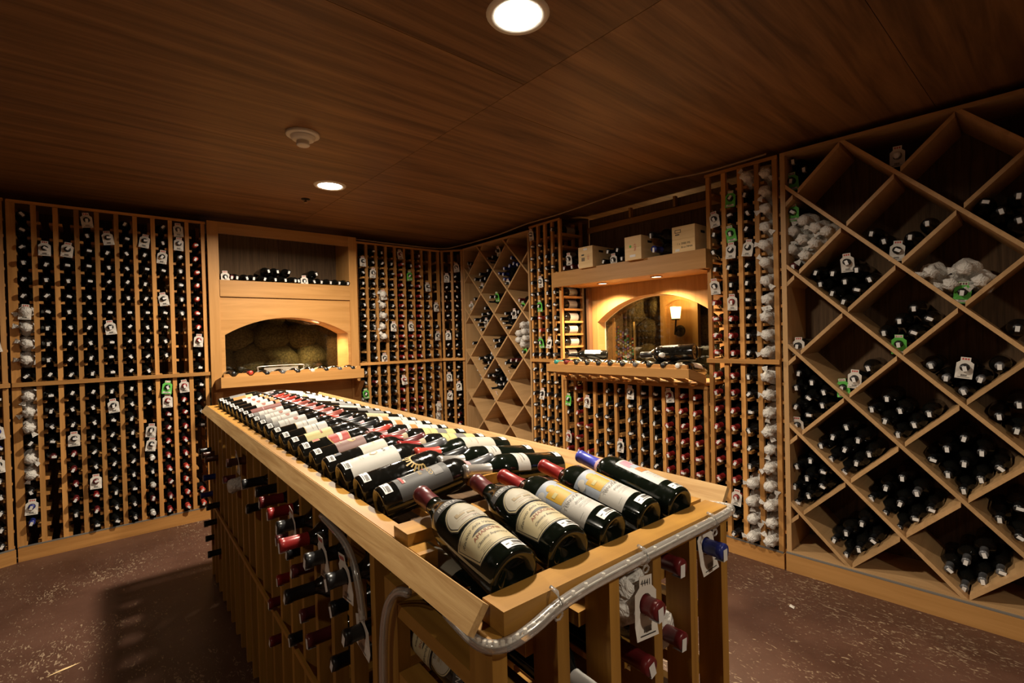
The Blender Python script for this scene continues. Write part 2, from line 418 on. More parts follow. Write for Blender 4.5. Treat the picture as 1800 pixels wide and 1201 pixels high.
def wrap_mesh(seed, long=.15, prof=BORD, puff=1.0):
    rnd = random.Random(seed); seg, rings = 18, 11; v, f = [], []
    top = prof[-1][0]
    for i in range(rings):
        t = i/(rings-1); z = top+.006-long*(1-t)
        rb = prof_r(prof, min(max(z, .01), top-.002))
        for k in range(seg):
            a = 2*math.pi*k/seg
            r = rb*1.10*(1+.25*(puff-1))+.004+puff*(rnd.uniform(0, .0065)+.0055*abs(math.sin(2.5*a+seed*1.7+i*.35))+.0035*math.sin(5*a-i*.9+seed))*(1.0 if 0 < i < rings-1 else .4)
            v.append((r*math.sin(a), -r*math.cos(a), z+rnd.uniform(-.004, .004)))
    for i in range(rings-1):
        for k in range(seg):
            k2 = (k+1) % seg; f.append((i*seg+k, i*seg+k2, (i+1)*seg+k2, (i+1)*seg+k))
    n = len(v); v.append((0.004, 0.003, top+.013)); f += [((rings-1)*seg+k, (rings-1)*seg+(k+1) % seg, n) for k in range(seg)]
    # loose twisted tail
    a = rnd.uniform(3.6, 5.6); b = len(v); c0 = Vector((math.sin(a)*.022, -math.cos(a)*.022, top-.02))
    for j in range(4):
        for s in (-1, 1):
            v.append((c0.x+math.sin(a)*.012*j+s*math.cos(a)*(.004+.004*j), c0.y-math.cos(a)*.012*j+s*math.sin(a)*(.004+.004*j), c0.z+rnd.uniform(-.008, .008)))
    for j in range(3): f.append((b+2*j, b+2*j+1, b+2*j+3, b+2*j+2))
    return mesh('tissue_wrap', v, f, TISSUE, smooth=True)
WRAPS = [wrap_mesh(s) for s in range(6)]
RX90 = Matrix.Rotation(math.pi/2, 4, 'X')

# island silhouette, used to leave out what stands wholly behind it
ISL = [(350, 760), (365, 735), (560, 722), (850, 790), (1130, 862), (1240, 900), (1240, 1400), (430, 1400), (372, 980)]
def inside(px, py, poly):
    c = False; j = len(poly)-1
    for i in range(len(poly)):
        if (poly[i][1] > py) != (poly[j][1] > py) and px < (poly[j][0]-poly[i][0])*(py-poly[i][1])/(poly[j][1]-poly[i][1])+poly[i][0]: c = not c
        j = i
    return c
SPECS = []      # bottles lying in racks: built once all are known
def spec(M4, capc, label, group, tagk=None, wrap=False, band=False, protr=.0):
    tip = M4 @ Vector((0, 0, .30)); x, y, z = proj(tip)
    if z < 0.2 or not (-120 < x < 1920 and -120 < y < 1290): return
    if inside(x, y, ISL) and z > 1.3: return
    SPECS.append(dict(M=M4, cap=capc, label=label, group=group, tag=tagk, wrap=wrap, band=band, size=1/z, x=x, y=y))

def rack_frame(p0, p1):
    p0 = Vector((*p0, 0)); p1 = Vector((*p1, 0)); u = (p1-p0).normalized(); d = Vector((-u.y, u.x, 0))
    m = Matrix.Identity(4)
    for i in range(3):
        m[i][0] = u[i]; m[i][1] = d[i]; m[i][2] = (0, 0, 1)[i]; m[i][3] = p0[i]
    return m, (p1-p0).length

def rack(label, p0, p1, ncol, top, ledge, rows_up, rows_lo, cols, side, group, name='wine_rack', first_w=.024, depth=.30, base=.085, lo_from=.10, colword='column', prot=.034, back=True, from_end=False, label_last=False):
    """cols: per column a string of rows from the top, one character each:
       . empty  b black  g grey  r red  d dark red  m maroon  w white  u blue  n brown  o orange red; capital letter = with white tag; # wrapped; @ wrapped with tag; % green tag"""
    M4, Wd = rack_frame(p0, p1)
    t = empty(name, M4); tag(t, label, 'wine rack')
    pw = .025; pitch = (Wd-pw)/ncol
    zr = []
    if rows_up:
        pu = (top-.012-(ledge+.028))/rows_up
        zr += [ledge+.030+pu*(rows_up-1-k) for k in range(rows_up)]
    if rows_lo:
        pl = (ledge-lo_from)/rows_lo
        zr += [lo_from+pl*(rows_lo-1-k) for k in range(rows_lo)]
    for c in range(ncol+1):
        x = pw/2+c*pitch; ww = first_w if c == 0 else pw
        box('post', t, x-ww/2, x+ww/2, 0, .022, base, top, red(2))
        box('rear_post', t, x-pw/2, x+pw/2, depth-.06, depth-.038, base, top, red(2))
        for k, z in enumerate(zr):
            rw = .062 if 0 < c < ncol else .044
            box('rail', t, x-rw/2, x+rw/2, .0225, depth-.0605, z-.016, z, red(1))
    if rows_up and ledge and rows_lo:
        box('ledge', t, -.004, Wd+.004, -.022, -.0005, ledge, ledge+.026, red(0))
    box('base_board', t, -.005, Wd+.005, -.012, .02, 0, base-.001, red(0))
    box('light_strip', t, .0, Wd, -.0105, -.0005, base, base+.007, plain('strip_grey', (.22, .21, .19), .35, .3))
    box('top_strip', t, -.004, Wd+.004, -.006, -.0005, top-.012, top+.006, red(0))
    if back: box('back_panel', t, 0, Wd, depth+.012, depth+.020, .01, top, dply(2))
    for c in range(ncol):
        s = cols[c % len(cols)] if isinstance(cols, list) else cols
        for k, z in enumerate(zr):
            ch = s[k] if k < len(s) else s[-1]
            if ch == '.': continue
            key = {'b': 'black', 'g': 'grey', 'r': 'red', 'd': 'dark red', 'm': 'maroon', 'w': 'white', 'u': 'blue', 'n': 'brown', 'o': 'orange red', 's': 'silver'}
            wrap = ch in '#@'; tg = 'w' if (ch.isupper() or ch == '@') else ('g' if ch == '%' else None)
            capc = key.get(ch.lower(), 'black')
            x = pw/2+(c+.5)*pitch+random.uniform(-.004, .004)
            zz = z+.0335+random.uniform(-.002, .002)
            pr = prot+random.uniform(-.012, .014)
            spin = random.choice([0.2, .5, -.3, 1.3, 1.6, 0, -.6, 2.6]) + random.uniform(-.25, .25)
            ml = M4 @ Matrix.Translation((x, .30-pr, zz)) @ RX90 @ Matrix.Rotation(spin, 4, 'Z')
            n = (ncol-1-c) if from_end else c
            what = {'#': 'tissue-wrapped bottle', '@': 'tissue-wrapped bottle with white tag', '%': 'black-capped bottle with green tag'}.get(ch) or f'{capc.replace(" ", "-")}-capped bottle' + (' with white tag' if tg else '')
            spec(ml, capc, f'{what}, {ORD[n]} {side}, {ORD[k]} row from top', group, tg, wrap)
            SPECS and SPECS[-1].update(spin=spin, lab=(label_last and c == ncol-1))
    return t

# ------------------------------------------------------------------ wall racks (each string lists one column from the top down)
c_L1 = ['bbbbbb@###b' + '###b##bUu.', '..Bbbbbbbbb' + 'bbbbm.....', '..Bbbbbbbbb' + 'bbbBddddb.', 'Bbbbbbbbbbb' + 'bbbbbbDrdb',
        '.Bbbbbb Bbbb'.replace(' ', '') + 'bBbbbbbbbb', 'bbbbbbbbbbb' + 'bbbbbbbbbb', '.Bbbbbbbbbb' + 'bb.BBwbwmw', 'bbBb.Bbbbb.' + '%Rddrrrddr', 'GGggggg....' + 'Rrrrrroooo', '.oooooooRbb' + 'bbbbbbbooo']
rack('tall redwood bottle rack reaching ceiling beside the arched cabinet', (-.405, 4.24), (.625, 4.25), 10, 2.22, 1.075, 11, 10, c_L1, 'column from wide post', 'bottles in the tall rack beside the arched cabinet', first_w=.040)
c_L0 = ['bbbbbbbbbbbbbbbbbbbbb', 'bbbBbbbbbbbbbBbbbbbbb', 'bbb.bbbbbbbbbbb.bbbbb', 'bbbBbbbbBbbb.U uBbbbbbb'.replace(' ', '')]
rack('short angled redwood rack bending forward from the tall rack', (-.80, 4.10), (-.425, 4.225), 4, 2.22, 1.075, 11, 10, c_L0, 'column of angled rack from post', 'bottles in the angled end rack', from_end=True)
c_M1 = ['.Bbbbbbbb..' + 'bb%#bbbbbb', 'bbBbbbbbbbb' + 'bdbbbbbbbb', 'bbbb@####.B' + 'bbbbBbbbbb', '.bbbbbbBbbb' + 'bbbb.bbbbb', 'Rrrrrrrrrrr' + 'rRrrrrrrrr', '.b%bbbbBrbr' + 'ddddddddrr', 'drrrrrrrrdr' + 'ddbrrrrrrr', '...Bbbbbbbb' + 'bbbbbbbbbb', '.....B.bBbb' + 'bb.bWWbbbb']
rack('redwood bottle rack between the arched cabinet and corner bins', (1.80, 4.29), (2.70, 4.29), 9, 2.21, 1.075, 11, 10, c_M1, 'column past arched cabinet', 'bottles in the rack past the arched cabinet')
c_M2 = ['..Bbbbb.Bbb' + 'bB.Bbbbbbb', '.Bbbbbbbbbb' + 'bbBbbdrbrb']
rack('narrow two column redwood rack turning the corner', (2.715, 4.285), (2.865, 4.105), 2, 2.21, 1.075, 11, 10, c_M2, 'column of corner rack from cabinet', 'bottles in the corner rack')
c_R2 = ['Bbbbbbbbbbb' + 'bbbbbbbbbb', '.bbbBb%oo%b' + 'bbBbbbbbbb', '..bbbbbbbBb' + 'bbbbbbbbbb', 'b.bbbbbbbbb' + 'bbbbbbbbbb']
rack('four column redwood rack beside the small diamond bins', (2.832, 3.05), (2.822, 2.68), 4, 2.24, 1.09, 11, 10, c_R2, 'column past small diamond bins', 'bottles in the rack past the small diamond bins', label_last=True)
c_R = ['..BbbbBrrrr' + 'rrrrrrrrBb', '.%b%BbbRrrr' + 'rrrrrrrRbb', '#bbbBbbbbb b'.replace(' ', '') + 'bbbbbb####', '###########' + '##########']
rack('four column redwood rack beside the large diamond bins', (2.82, 1.46), (2.82, 1.055), 4, 2.25, 1.12, 11, 10, c_R, 'column before large diamond bins', 'bottles in the rack before the large diamond bins', from_end=True)
c_U = ['bbb.bbbbb', 'bb.bbbbbb', '.%b.Rrbbb', 'rrrrrrbbb', '.N.r.rr.b', '..b.bb.bb', 'bbbbbbbbb', 'bb..Bbbbb', 'Bbbbbbbbb', 'bbbbbbbbb', 'bbbbbbbbb', 'Rrrrrrrrr', 'rrrrrrrrr', 'rrrrrrrrr']
c_U = c_U[2:]
rack('low redwood rack under the sloped display tray', (2.82, 2.67), (2.82, 1.475), 12, .965, .965, 0, 9, c_U, 'column under tray from corner bins', 'bottles in the rack under the sloped tray', lo_from=.10)

# ------------------------------------------------------------------ diamond bins
def clip(poly, x0, x1, z0, z1):
    def cl(P, f, isx, val):
        out = []
        for a, b in zip(P, P[1:]+P[:1]):
            ia, ib = f(a), f(b)
            if ia: out.append(a)
            if ia != ib:
                k = 0 if isx else 1; t = (val-a[k])/(b[k]-a[k]); out.append((a[0]+(b[0]-a[0])*t, a[1]+(b[1]-a[1])*t))
        return out
    for f, isx, val in ((lambda p: p[0] >= x0, 1, x0), (lambda p: p[0] <= x1, 1, x1), (lambda p: p[1] >= z0, 0, z0), (lambda p: p[1] <= z1, 0, z1)):
        if poly: poly = cl(poly, f, isx, val)
    return poly
def bins(label, p0, p1, top, base, xn, zn, h, th=.017, depth=.32, side=.024):
    """xn,zn: one lattice node; h: half diagonal of a cell"""
    M4, Wd = rack_frame(p0, p1); t = empty('diamond_bin_rack', M4); tag(t, label, 'wine rack')
    box('side_panel', t, 0, side, 0, depth, base, top, ply(2)); box('side_panel', t, Wd-side, Wd, 0, depth, base, top, ply(2))
    box('top_panel', t, side, Wd-side, 0, depth, top-.018, top, ply(0)); box('bottom_panel', t, side, Wd-side, 0, depth, base, base+.014, ply(0))
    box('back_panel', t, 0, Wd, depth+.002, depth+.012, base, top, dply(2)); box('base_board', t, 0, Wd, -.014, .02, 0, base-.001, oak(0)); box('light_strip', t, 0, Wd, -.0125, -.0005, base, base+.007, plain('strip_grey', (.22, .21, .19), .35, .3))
    x0, x1, z0, z1 = side+.0005, Wd-side-.0005, base+.0145, top-.0185
    o = th/math.sqrt(2)
    for k in range(-14, 15):                       # continuous falling boards
        zc = zn+2*h*k                              # passes (xn,zc) with slope -1
        P = [(xn-4, zc+4-o), (xn+4, zc-4-o), (xn+4, zc-4+o), (xn-4, zc+4+o)]
        P = clip(P, x0, x1, z0, z1)
        if len(P) >= 3:
            v, f = prism(P, .001, depth); obj('diagonal_board', mesh('diagonal_board', v, f, ply(1)), t)
    for k in range(-14, 15):                       # rising boards in short lengths between them
        zc = zn+2*h*k
        for j in range(-14, 15):
            # along slope +1 line through (xn,zc): crossings with falling lines every h in x
            xa, xb = xn+h*j+o, xn+h*(j+1)-o
            za, zb = zc+(xa-xn), zc+(xb-xn)
            P = clip([(xa, za-o), (xb, zb-o), (xb, zb+o), (xa, za+o)], x0, x1, z0, z1)
            if len(P) >= 3 and max(p[0] for p in P)-min(p[0] for p in P) > .02:
                v, f = prism(P, .003, depth); obj('cross_board', mesh('cross_board', v, f, ply(1)), t)
    return t, M4
BIG, MB_ = bins('large plywood diamond bins along the wall, dark stacked bottles', (2.82, 1.04), (2.90, -.55), 2.26, .095, .072, 2.027, .2135)
SML, MS_ = bins('small plywood diamond bins in the corner with mixed bottles', (2.862, 4.095), (2.833, 3.062), 2.22, .085, .298, 1.738, .2075, th=.014, side=.02)

def bin_bottles(pts, ox, oy, sc, M4, inset, group, where, kind='bord'):
    n = Vector((M4[0][1], M4[1][1], 0)); p = M4 @ Vector((0, inset, 0))
    for i, (zx, zy, code) in enumerate(pts):
        q = at_plane(ox+zx/sc, oy+zy/sc, p, n)
        BINS.append((M4, q, code, group, where))
BINS = []
big = [(80, 360, 'b'), (125, 393, 'b'), (72, 440, '%'), (74, 570, '%'), (120, 605, '#'), (170, 635, '#'), (75, 650, '#'), (115, 683, '#'), (215, 650, '#'), (165, 700, '#'), (70, 725, '#'), (125, 750, '#'), (80, 795, 'm'),
       (508, 335, 'W'), (405, 658, 'b'), (455, 690, 'b'), (508, 728, 'B'), (565, 672, 'b'), (635, 615, 'b'),
       (175, 820, 'b'), (245, 823, 'b'), (193, 868, 'b'), (243, 905, 'b'), (295, 857, 'b'), (290, 940, 'b'), (340, 893, 'b'), (343, 808, 'b'), (395, 848, 'b'), (300, 778, 'B'),
       (650, 820, '#'), (790, 805, '#'), (730, 870, '#'), (855, 855, '#'), (780, 902, '%'), (870, 530, 'b'), (940, 565, 'b'), (1015, 500, 'b'), (1015, 602, 'b'),
       (580, 968, 'b'), (520, 1020, 'b'), (640, 1012, 'b'), (455, 1070, 'b'), (575, 1070, 'b'), (515, 1118, '%'), (97, 1125, 'B'), (1010, 1050, 'b')]
bin_bottles(big, 1360, 130, 2.3545, MB_, .045, 'bottles in the large diamond bins', 'large')
low = [(405, 145, 'b'), (350, 188, 'B'), (305, 222, '%'), (140, 165, 'b'), (190, 200, 'b'), (130, 220, 'b'), (235, 238, 'b'), (175, 260, 'b'), (130, 293, 'b'), (230, 288, 'b'), (175, 327, 'b'), (130, 366, 'B'),
       (645, 135, 'g'), (705, 183, 'g'), (775, 145, 'B'), (770, 235, 'g'), (838, 188, 'g'), (910, 138, 'g'),
       (478, 262, 'b'), (420, 303, 'b'), (528, 308, 'b'), (472, 348, 'b'), (582, 362, 'b'), (520, 400, 'b'), (640, 320, 'b'),
       (322, 372, 'b'), (272, 410, 'b'), (225, 443, 'b'), (368, 422, 'b'), (318, 458, 'b'), (265, 495, 'b'), (410, 475, 'b'), (362, 510, 'b'), (312, 545, 'b'),
       (132, 522, 'b'), (185, 500, 'b'), (172, 568, 'b'), (230, 545, 'b'), (125, 600, 'b'), (177, 635, 'b'), (228, 600, 'b'), (133, 662, 'b'),
       (775, 415, 'b'), (708, 455, 'b'), (650, 498, 'b'), (842, 470, 'b'), (775, 512, 'b'), (712, 553, 'b'), (910, 530, 'b'), (838, 572, 'b'), (772, 615, 'b'),
       (908, 330, 'b'), (985, 285, 'b'), (978, 385, 'b'), (537, 567, 'b'), (475, 605, 'b'), (418, 645, 'b'), (592, 625, 'g'), (530, 665, 'b'), (472, 703, 'b'), (645, 690, 'b'), (583, 725, 'b'), (525, 760, 'b'),
       (277, 805, 'b'), (322, 778, 'b'), (383, 742, 'b'), (422, 808, 'b'), (370, 840, 'b'), (323, 862, 'b'),
       (715, 918, 'g'), (782, 888, 'g'), (850, 860, 'g'), (775, 990, 'g'), (845, 962, 'g'), (915, 930, 'g'), (910, 725, 'b'), (982, 685, 'b'), (985, 795, 'b')]
bin_bottles(low, 1340, 580, 2.1826, MB_, .045, 'bottles in the large diamond bins', 'large')
sml = [(705, 262, 'b'), (722, 265, 'b'), (697, 300, 'B'), (815, 235, 'b'), (842, 225, 'b'), (862, 192, 'B'), (828, 262, 'b'), (745, 350, 'b'), (775, 355, 'b'), (772, 322, 'b'), (800, 345, 'b'), (815, 300, 'b'), (770, 398, 'B'),
       (905, 290, 'u'), (935, 275, 'u'), (958, 262, 'u'), (978, 268, 'u'), (877, 320, 'u'), (900, 322, 'u'), (905, 350, 'u'), (945, 230, 'u'), (915, 375, 'B'),
       (830, 448, 'b'), (855, 446, '%'), (820, 480, 'b'), (742, 460, 'b'), (715, 498, 'W'), (700, 525, 'd'), (745, 575, 'b'), (775, 580, 'b'), (795, 590, 'B'), (765, 602, 'b'), (780, 630, 'b'), (785, 545, 'b'), (815, 540, 'b'), (800, 510, 'b'),
       (890, 570, 'b'), (912, 540, 'b'), (950, 540, 'B'), (975, 560, 'b'), (985, 530, 'b'), (900, 595, 'b'), (920, 620, 'b'), (1000, 500, '%'), (990, 465, 'd'),
       (1005, 605, '#'), (983, 650, '#'), (1012, 642, '#'), (980, 688, '#'), (1005, 715, '#'), (1018, 680, '#'), (1010, 755, '%'), (690, 715, 'u'), (702, 765, 'B'), (735, 705, 'b'),
       (850, 690, 'b'), (880, 690, 'b'), (827, 725, 'b'), (837, 758, 'B'), (860, 722, 'b'), (745, 818, 'b'), (770, 790, 'b'), (800, 785, 'b'), (760, 850, 'b'), (775, 880, 'B'), (800, 845, 'b'), (820, 812, 'b'), (832, 785, 'b'),
       (880, 820, 'b'), (915, 815, 'b'), (900, 850, 'b'), (918, 885, 'B'), (945, 800, 'm'), (975, 800, 'm'), (820, 885, 'b'), (845, 885, 'b'), (815, 935, 'b'), (835, 960, 'b'), (850, 1000, 'B'), (877, 935, 'b'), (890, 902, 'b'), (862, 855, 'b'), (905, 930, 'b')]
bin_bottles(sml, 600, 380, 3.161, MS_, .03, 'bottles in the small diamond bins', 'small')

KEYC = {'b': 'black', 'g': 'grey', 'r': 'red', 'd': 'dark red', 'm': 'maroon', 'w': 'white', 'u': 'blue', 'n': 'brown', 'o': 'orange red'}
def put_tag(parent, kind, spin, z, jit=0.12, tilt=None):
    o = obj('hang_tag', TAGS[kind], parent)
    o.matrix_basis = Matrix.Rotation(-spin+random.uniform(-jit, jit), 4, 'Z') @ Matrix.Translation((0, 0, z)) @ Matrix.Rotation(random.uniform(-.1, .25) if tilt is None else tilt, 4, 'X')
    return o
def cell_words(M4, q, xn, zn, h):
    loc = M4.inverted() @ q
    a = (loc.x-xn)+(loc.z-zn); b = (loc.x-xn)-(loc.z-zn)
    return math.floor(a/(2*h)), math.floor(b/(2*h)), loc
def build_bins():
    cells = {}
    for M4, q, code, group, where in BINS:
        xn, zn, h = (.072, 2.027, .2135) if where == 'large' else (.298, 1.738, .2075)
        ca, cb, loc = cell_words(M4, q, xn, zn, h)
        cells.setdefault((where, ca, cb), []).append((M4, q, code, group, loc))
    # order the cells of each bin rack: rows from the top, then along
    for where in ('large', 'small'):
        ks = [k for k in cells if k[0] == where]
        rows = sorted({k[1]-k[2] for k in ks}, reverse=True)
        for k in ks:
            row = rows.index(k[1]-k[2]); inrow = sorted(c[1]+c[2] for c in ks if c[1]-c[2] == k[1]-k[2]); col = inrow.index(k[1]+k[2])
            items = sorted(cells[k], key=lambda it: (-round(it[4].z, 2), it[4].x))
            for i, (M4, q, code, group, loc) in enumerate(items):
                capc = KEYC.get(code.lower(), 'black'); wrap = code == '#'
                kind = 'wine_bottle'
                nm = 'wrapped_bottle' if wrap else ('tagged_bottle' if code in '%' or code.isupper() else ('diamond_bin_bottle' if where == 'large' else 'corner_bin_bottle'))
                spin = random.uniform(-.35, .35)+(1.2 if random.random() < .15 else 0)
                L0 = .30
                m = M4 @ Matrix.Translation((loc.x, loc.y+L0-.005, loc.z)) @ RX90 @ Matrix.Rotation(spin, 4, 'Z')
                t = empty(nm, m)
                b, c_, s = bin_parts(capc)
                obj('body', b, t)
                if not wrap: obj('capsule', c_, t); obj('price_sticker', s, t)
                else: obj('tissue_wrap', WRAPS[i % 6], t)
                if code == '%': put_tag(t, 'g', spin, .272)
                elif code.isupper() and code != '#' and code != '%': put_tag(t, 'w', spin, .272)
                what = 'tissue-wrapped bottle' if wrap else f'{capc.replace(" ", "-")}-capped bottle' + (' with green tag' if code == '%' else ' with white tag' if code.isupper() else '')
                tag(t, f'{what}, {ORD[i]} down in {ORD[col]} cell, {ORD[row]} row of {where} diamond bins', 'bottle', group)
build_bins()

# ================================================================== display bottles with labels
COLS = {'cream': (0.62, 0.52, 0.30), 'white': (0.66, 0.635, 0.58), 'ivory': (0.60, 0.56, 0.46), 'yellow': (0.62, 0.54, 0.22), 'blk': (0.02, 0.018, 0.016), 'char': (0.055, 0.052, 0.05),
        'gold': (0.60, 0.40, 0.12), 'red': (0.50, 0.045, 0.03), 'orange': (0.62, 0.22, 0.04), 'mauve': (0.24, 0.125, 0.105), 'brick': (0.24, 0.045, 0.028), 'grey': (0.20, 0.19, 0.18), 'navy': (0.02, 0.03, 0.055),
        'sky': (0.42, 0.47, 0.55), 'amber': (0.66, 0.38, 0.02), 'ink': (0.05, 0.045, 0.04), 'rust': (0.36, 0.10, 0.05), 'pink': (0.60, 0.26, 0.33), 'blush': (0.62, 0.36, 0.38), 'tan': (0.42, 0.32, 0.18),
        'olive': (0.33, 0.30, 0.10), 'blue': (0.05, 0.16, 0.48), 'teal': (0.03, 0.25, 0.27), 'pale': (0.52, 0.47, 0.36)}
def colm(c): return plain('label_'+c, tuple(v*.70 for v in COLS[c]), 0.58)
DISP = {}
def patch_vf(prof, t0, t1, wd, arch, s0, eps, shape, R):
    v, f = [], []; nS, nT = 12, (14 if shape != 'rect' else 6)
    for j in range(nT+1):
        q = j/nT; t = t0+(t1-t0)*q; W = wd
        if shape == 'dome': W = wd*math.sqrt(max(0.02, 1-(max(0, q-.25)/.75)**2))*(.80+.20*min(1, q/.25))
        elif shape == 'oval': W = wd*math.sqrt(max(0.02, 1-(2*q-1)**2))
        elif shape == 'shield': W = wd*(math.sqrt(max(0.03, 1-((.55-q)/.55)**2)) if q < .55 else 1-.25*(q-.55)/.45)
        elif shape == 'trap': W = wd*(.82+.18*q)
        for i in range(nS+1):
            u = i/nS; s = s0+(u-.5)*W
            tt = t+arch*(1-(2*u-1)**2)*q
            r = prof_r(prof, tt)+eps; a = s/R
            v.append((r*math.sin(a), -r*math.cos(a), tt))
    for j in range(nT):
        for i in range(nS):
            b = j*(nS+1)+i; f.append((b, b+1, b+nS+2, b+nS+1))
    return v, f
def text_vf(prof, s, size, shear, s0, t0, eps, R, rot=0, arc=0.0):
    tv, tf = text_geo(s, size, shear); v = []
    for x, y in tv:
        if rot: x, y = -y*rot, x*rot
        t = t0+y+arc*(1-(x/.03)**2); r = prof_r(prof, t)+eps; a = (s0+x)/R
        v.append((r*math.sin(a), -r*math.cos(a), t))
    return v, tf
_geo = {}
def display_bottle(M4, prof, capc, layers, label, group=None, glass=None, name='display_bottle', zc=None, band=None, seg=32, price=True, key=None, cat='bottle', pspin=0.0):
    t = empty(name, M4); tag(t, label, cat, group)
    H = prof[-1][0]; zc = zc or H*.765; R = max(r for _, r in prof)
    gk = (id(prof), zc, capc, (glass or GLASS).name)
    if gk not in _geo:
        b, c_ = split_prof(prof, zc)
        _geo[gk] = (mesh('body', *lathe(b, seg), glass or GLASS, smooth=True), mesh('capsule', *lathe(c_, seg), cap(capc), smooth=True))
    obj('body', _geo[gk][0], t); obj('capsule', _geo[gk][1], t)
    if band:
        zb = zc-.012 if band != 'pinkhi' else zc
        bk = ('band', id(prof), zc, band)
        if bk not in _geo:
            _geo[bk] = mesh('neck_band', *lathe([(zb-.002, prof_r(prof, zb)+.0009), (zb+.014, prof_r(prof, zb+.014)+.0012)], 24), colm(band), smooth=True)
        obj('neck_band', _geo[bk], t)
    lk = ('lab', key) if key else None
    if lk and lk in _geo: groups = _geo[lk]
    else:
        groups = []; eps = .0006
        for ly in layers:
            if ly[0] == 'L':        # a label on the glass
                _, t0, t1, wd, c, arch, s0, shape = ly
                groups.append([mesh('label', *patch_vf(prof, t0, t1, wd, arch, s0, .0005, shape, R), colm(c), smooth=True), MB(), []]); eps = .0006
            else:
                g = groups[-1]; eps += .00012
                c = ly[5] if ly[0] == 'p' else ly[7]
                m_ = colm(c)
                if m_ not in g[2]: g[2].append(m_)
                mi = g[2].index(m_)
                if ly[0] == 'p':
                    _, t0, t1, wd, s0, c, arch, shape = ly
                    g[1].add(*patch_vf(prof, t0, t1, wd, arch, s0, eps, shape, R), mi)
                else:
                    _, s, size, shear, s0, t0, rot, c, *rest = ly
                    g[1].add(*text_vf(prof, s, size, shear, s0, t0, eps, R, rot, rest[0] if rest else 0.0), mi)
        groups = [(g[0], g[1].build('label_print', g[2], True) if g[1].f else None) for g in groups]
        if lk: _geo[lk] = groups
    for lm, pm in groups:
        l = obj('label', lm, t)
        if pm: obj('label_print', pm, l)
    if price:
        pk = ('price', id(prof))
        if pk not in _geo:
            m = MB(); m.add(*patch_vf(prof, .0095, .0275, .036, 0, 0, .0009, 'rect', R), 0)
            for i in range(9): m.add(*patch_vf(prof, .016, .024, .0012, 0, -.002+i*.0021, .0012, 'rect', R), 1)
            m.add(*patch_vf(prof, .0125, .0140, .022, 0, .002, .0012, 'rect', R), 1); m.add(*patch_vf(prof, .018, .020, .006, 0, -.012, .0012, 'rect', R), 1)
            _geo[pk] = m.build('price_sticker', [STICK, INK])
        obj('price_sticker', _geo[pk], t, mat4=Matrix.Rotation(pspin, 4, 'Z'))
    return t
def frame_m(base, d, up, roll=0.0):
    """bottle matrix: neck along d, label towards up"""
    z = Vector(d).normalized(); n = Vector(up); n = (n-z*n.dot(z)).normalized(); y = -n; x = y.cross(z)
    m = Matrix.Identity(4)
    for i in range(3): m[i][0] = x[i]; m[i][1] = y[i]; m[i][2] = z[i]; m[i][3] = base[i]
    return m @ Matrix.Rotation(roll, 4, 'Z')

# ================================================================== arched cabinet pieces
def arch_pts(x0, x1, spring, apex, n=18):
    hw = (x1-x0)/2; hh = apex-spring; Rr = (hw*hw+hh*hh)/(2*hh); cx = (x0+x1)/2; cz = apex-Rr
    a0 = math.asin(min(1, hw/Rr)); return [(cx+Rr*math.sin(-a0+2*a0*k/n), cz+Rr*math.cos(-a0+2*a0*k/n)) for k in range(n+1)]
def arch_panel(x0, x1, z0, z1, A, y0, y1):
    """flat front with an arched opening cut out (A: arch points, opening open at the bottom)"""
    m = MB(); ox0, ox1 = A[0][0], A[-1][0]
    P = [(x0, z0), (ox0, z0)]
    def strip(q):
        v, f = prism(q, y0, y1); m.add(v, f)
    strip([(x0, z0), (ox0, z0), (ox0, z1), (x0, z1)]); strip([(ox1, z0), (x1, z0), (x1, z1), (ox1, z1)])
    for (xa, za), (xb, zb) in zip(A, A[1:]): strip([(xa, za), (xb, zb), (xb, z1), (xa, z1)])
    return m
def arch_reveal(A, z0, y0, y1, th=.014):
    m = MB(); out = [(A[0][0], z0)]+A+[(A[-1][0], z0)]
    cx = (A[0][0]+A[-1][0])/2; cz = A[0][1]
    def off(p):
        d = Vector((p[0]-cx, max(0, p[1]-cz+.0)*1.0+.12)).normalized() if p[1] > z0+.001 else Vector((1 if p[0] > cx else -1, 0))
        return (p[0]+d.x*th, p[1]+d.y*th)
    for p, q in zip(out, out[1:]):
        po, qo = off(p), off(q)
        v, f = prism([p, q, qo, po], y0, y1); m.add(v, f)
    return m
def disc_vf(r, z, seg=20): return [(r*math.cos(2*math.pi*k/seg), r*math.sin(2*math.pi*k/seg), z) for k in range(seg)], [tuple(range(seg-1, -1, -1))]
LENS = plain('lamp_lens', (1, .95, .85), .4, emit=(1.0, .90, .74), estr=28.0)
LENS_S = plain('puck_lens', (1, .9, .8), .4, emit=(1.0, .72, .50), estr=5.0)
RING = plain('puck_ring', (.25, .12, .06), .35, .4)
def puck(M4, x, y, z, label, watts, col=(1.0, .76, .46)):
    t = empty('puck_light', M4 @ Matrix.Translation((x, y, z))); tag(t, label, 'lamp', 'small puck lights')
    obj('ring', mesh('ring', *lathe([(-.006, .034), (-.006, .040), (0, .042), (0, .034), (-.006, .034)], 24), RING, smooth=False), t)
    v, f = disc_vf(.0335, -.003); obj('lens', mesh('lens', v, f, LENS_S), t)
    ld = bpy.data.lights.new('puck_lamp', 'SPOT'); ld.energy = watts; ld.color = col; ld.spot_size = R_(140); ld.spot_blend = .45; ld.shadow_soft_size = .03
    lo = bpy.data.objects.new('puck_lamp', ld); C.objects.link(lo); lo.parent = t; lo.location = (0, 0, -.012)
    return t
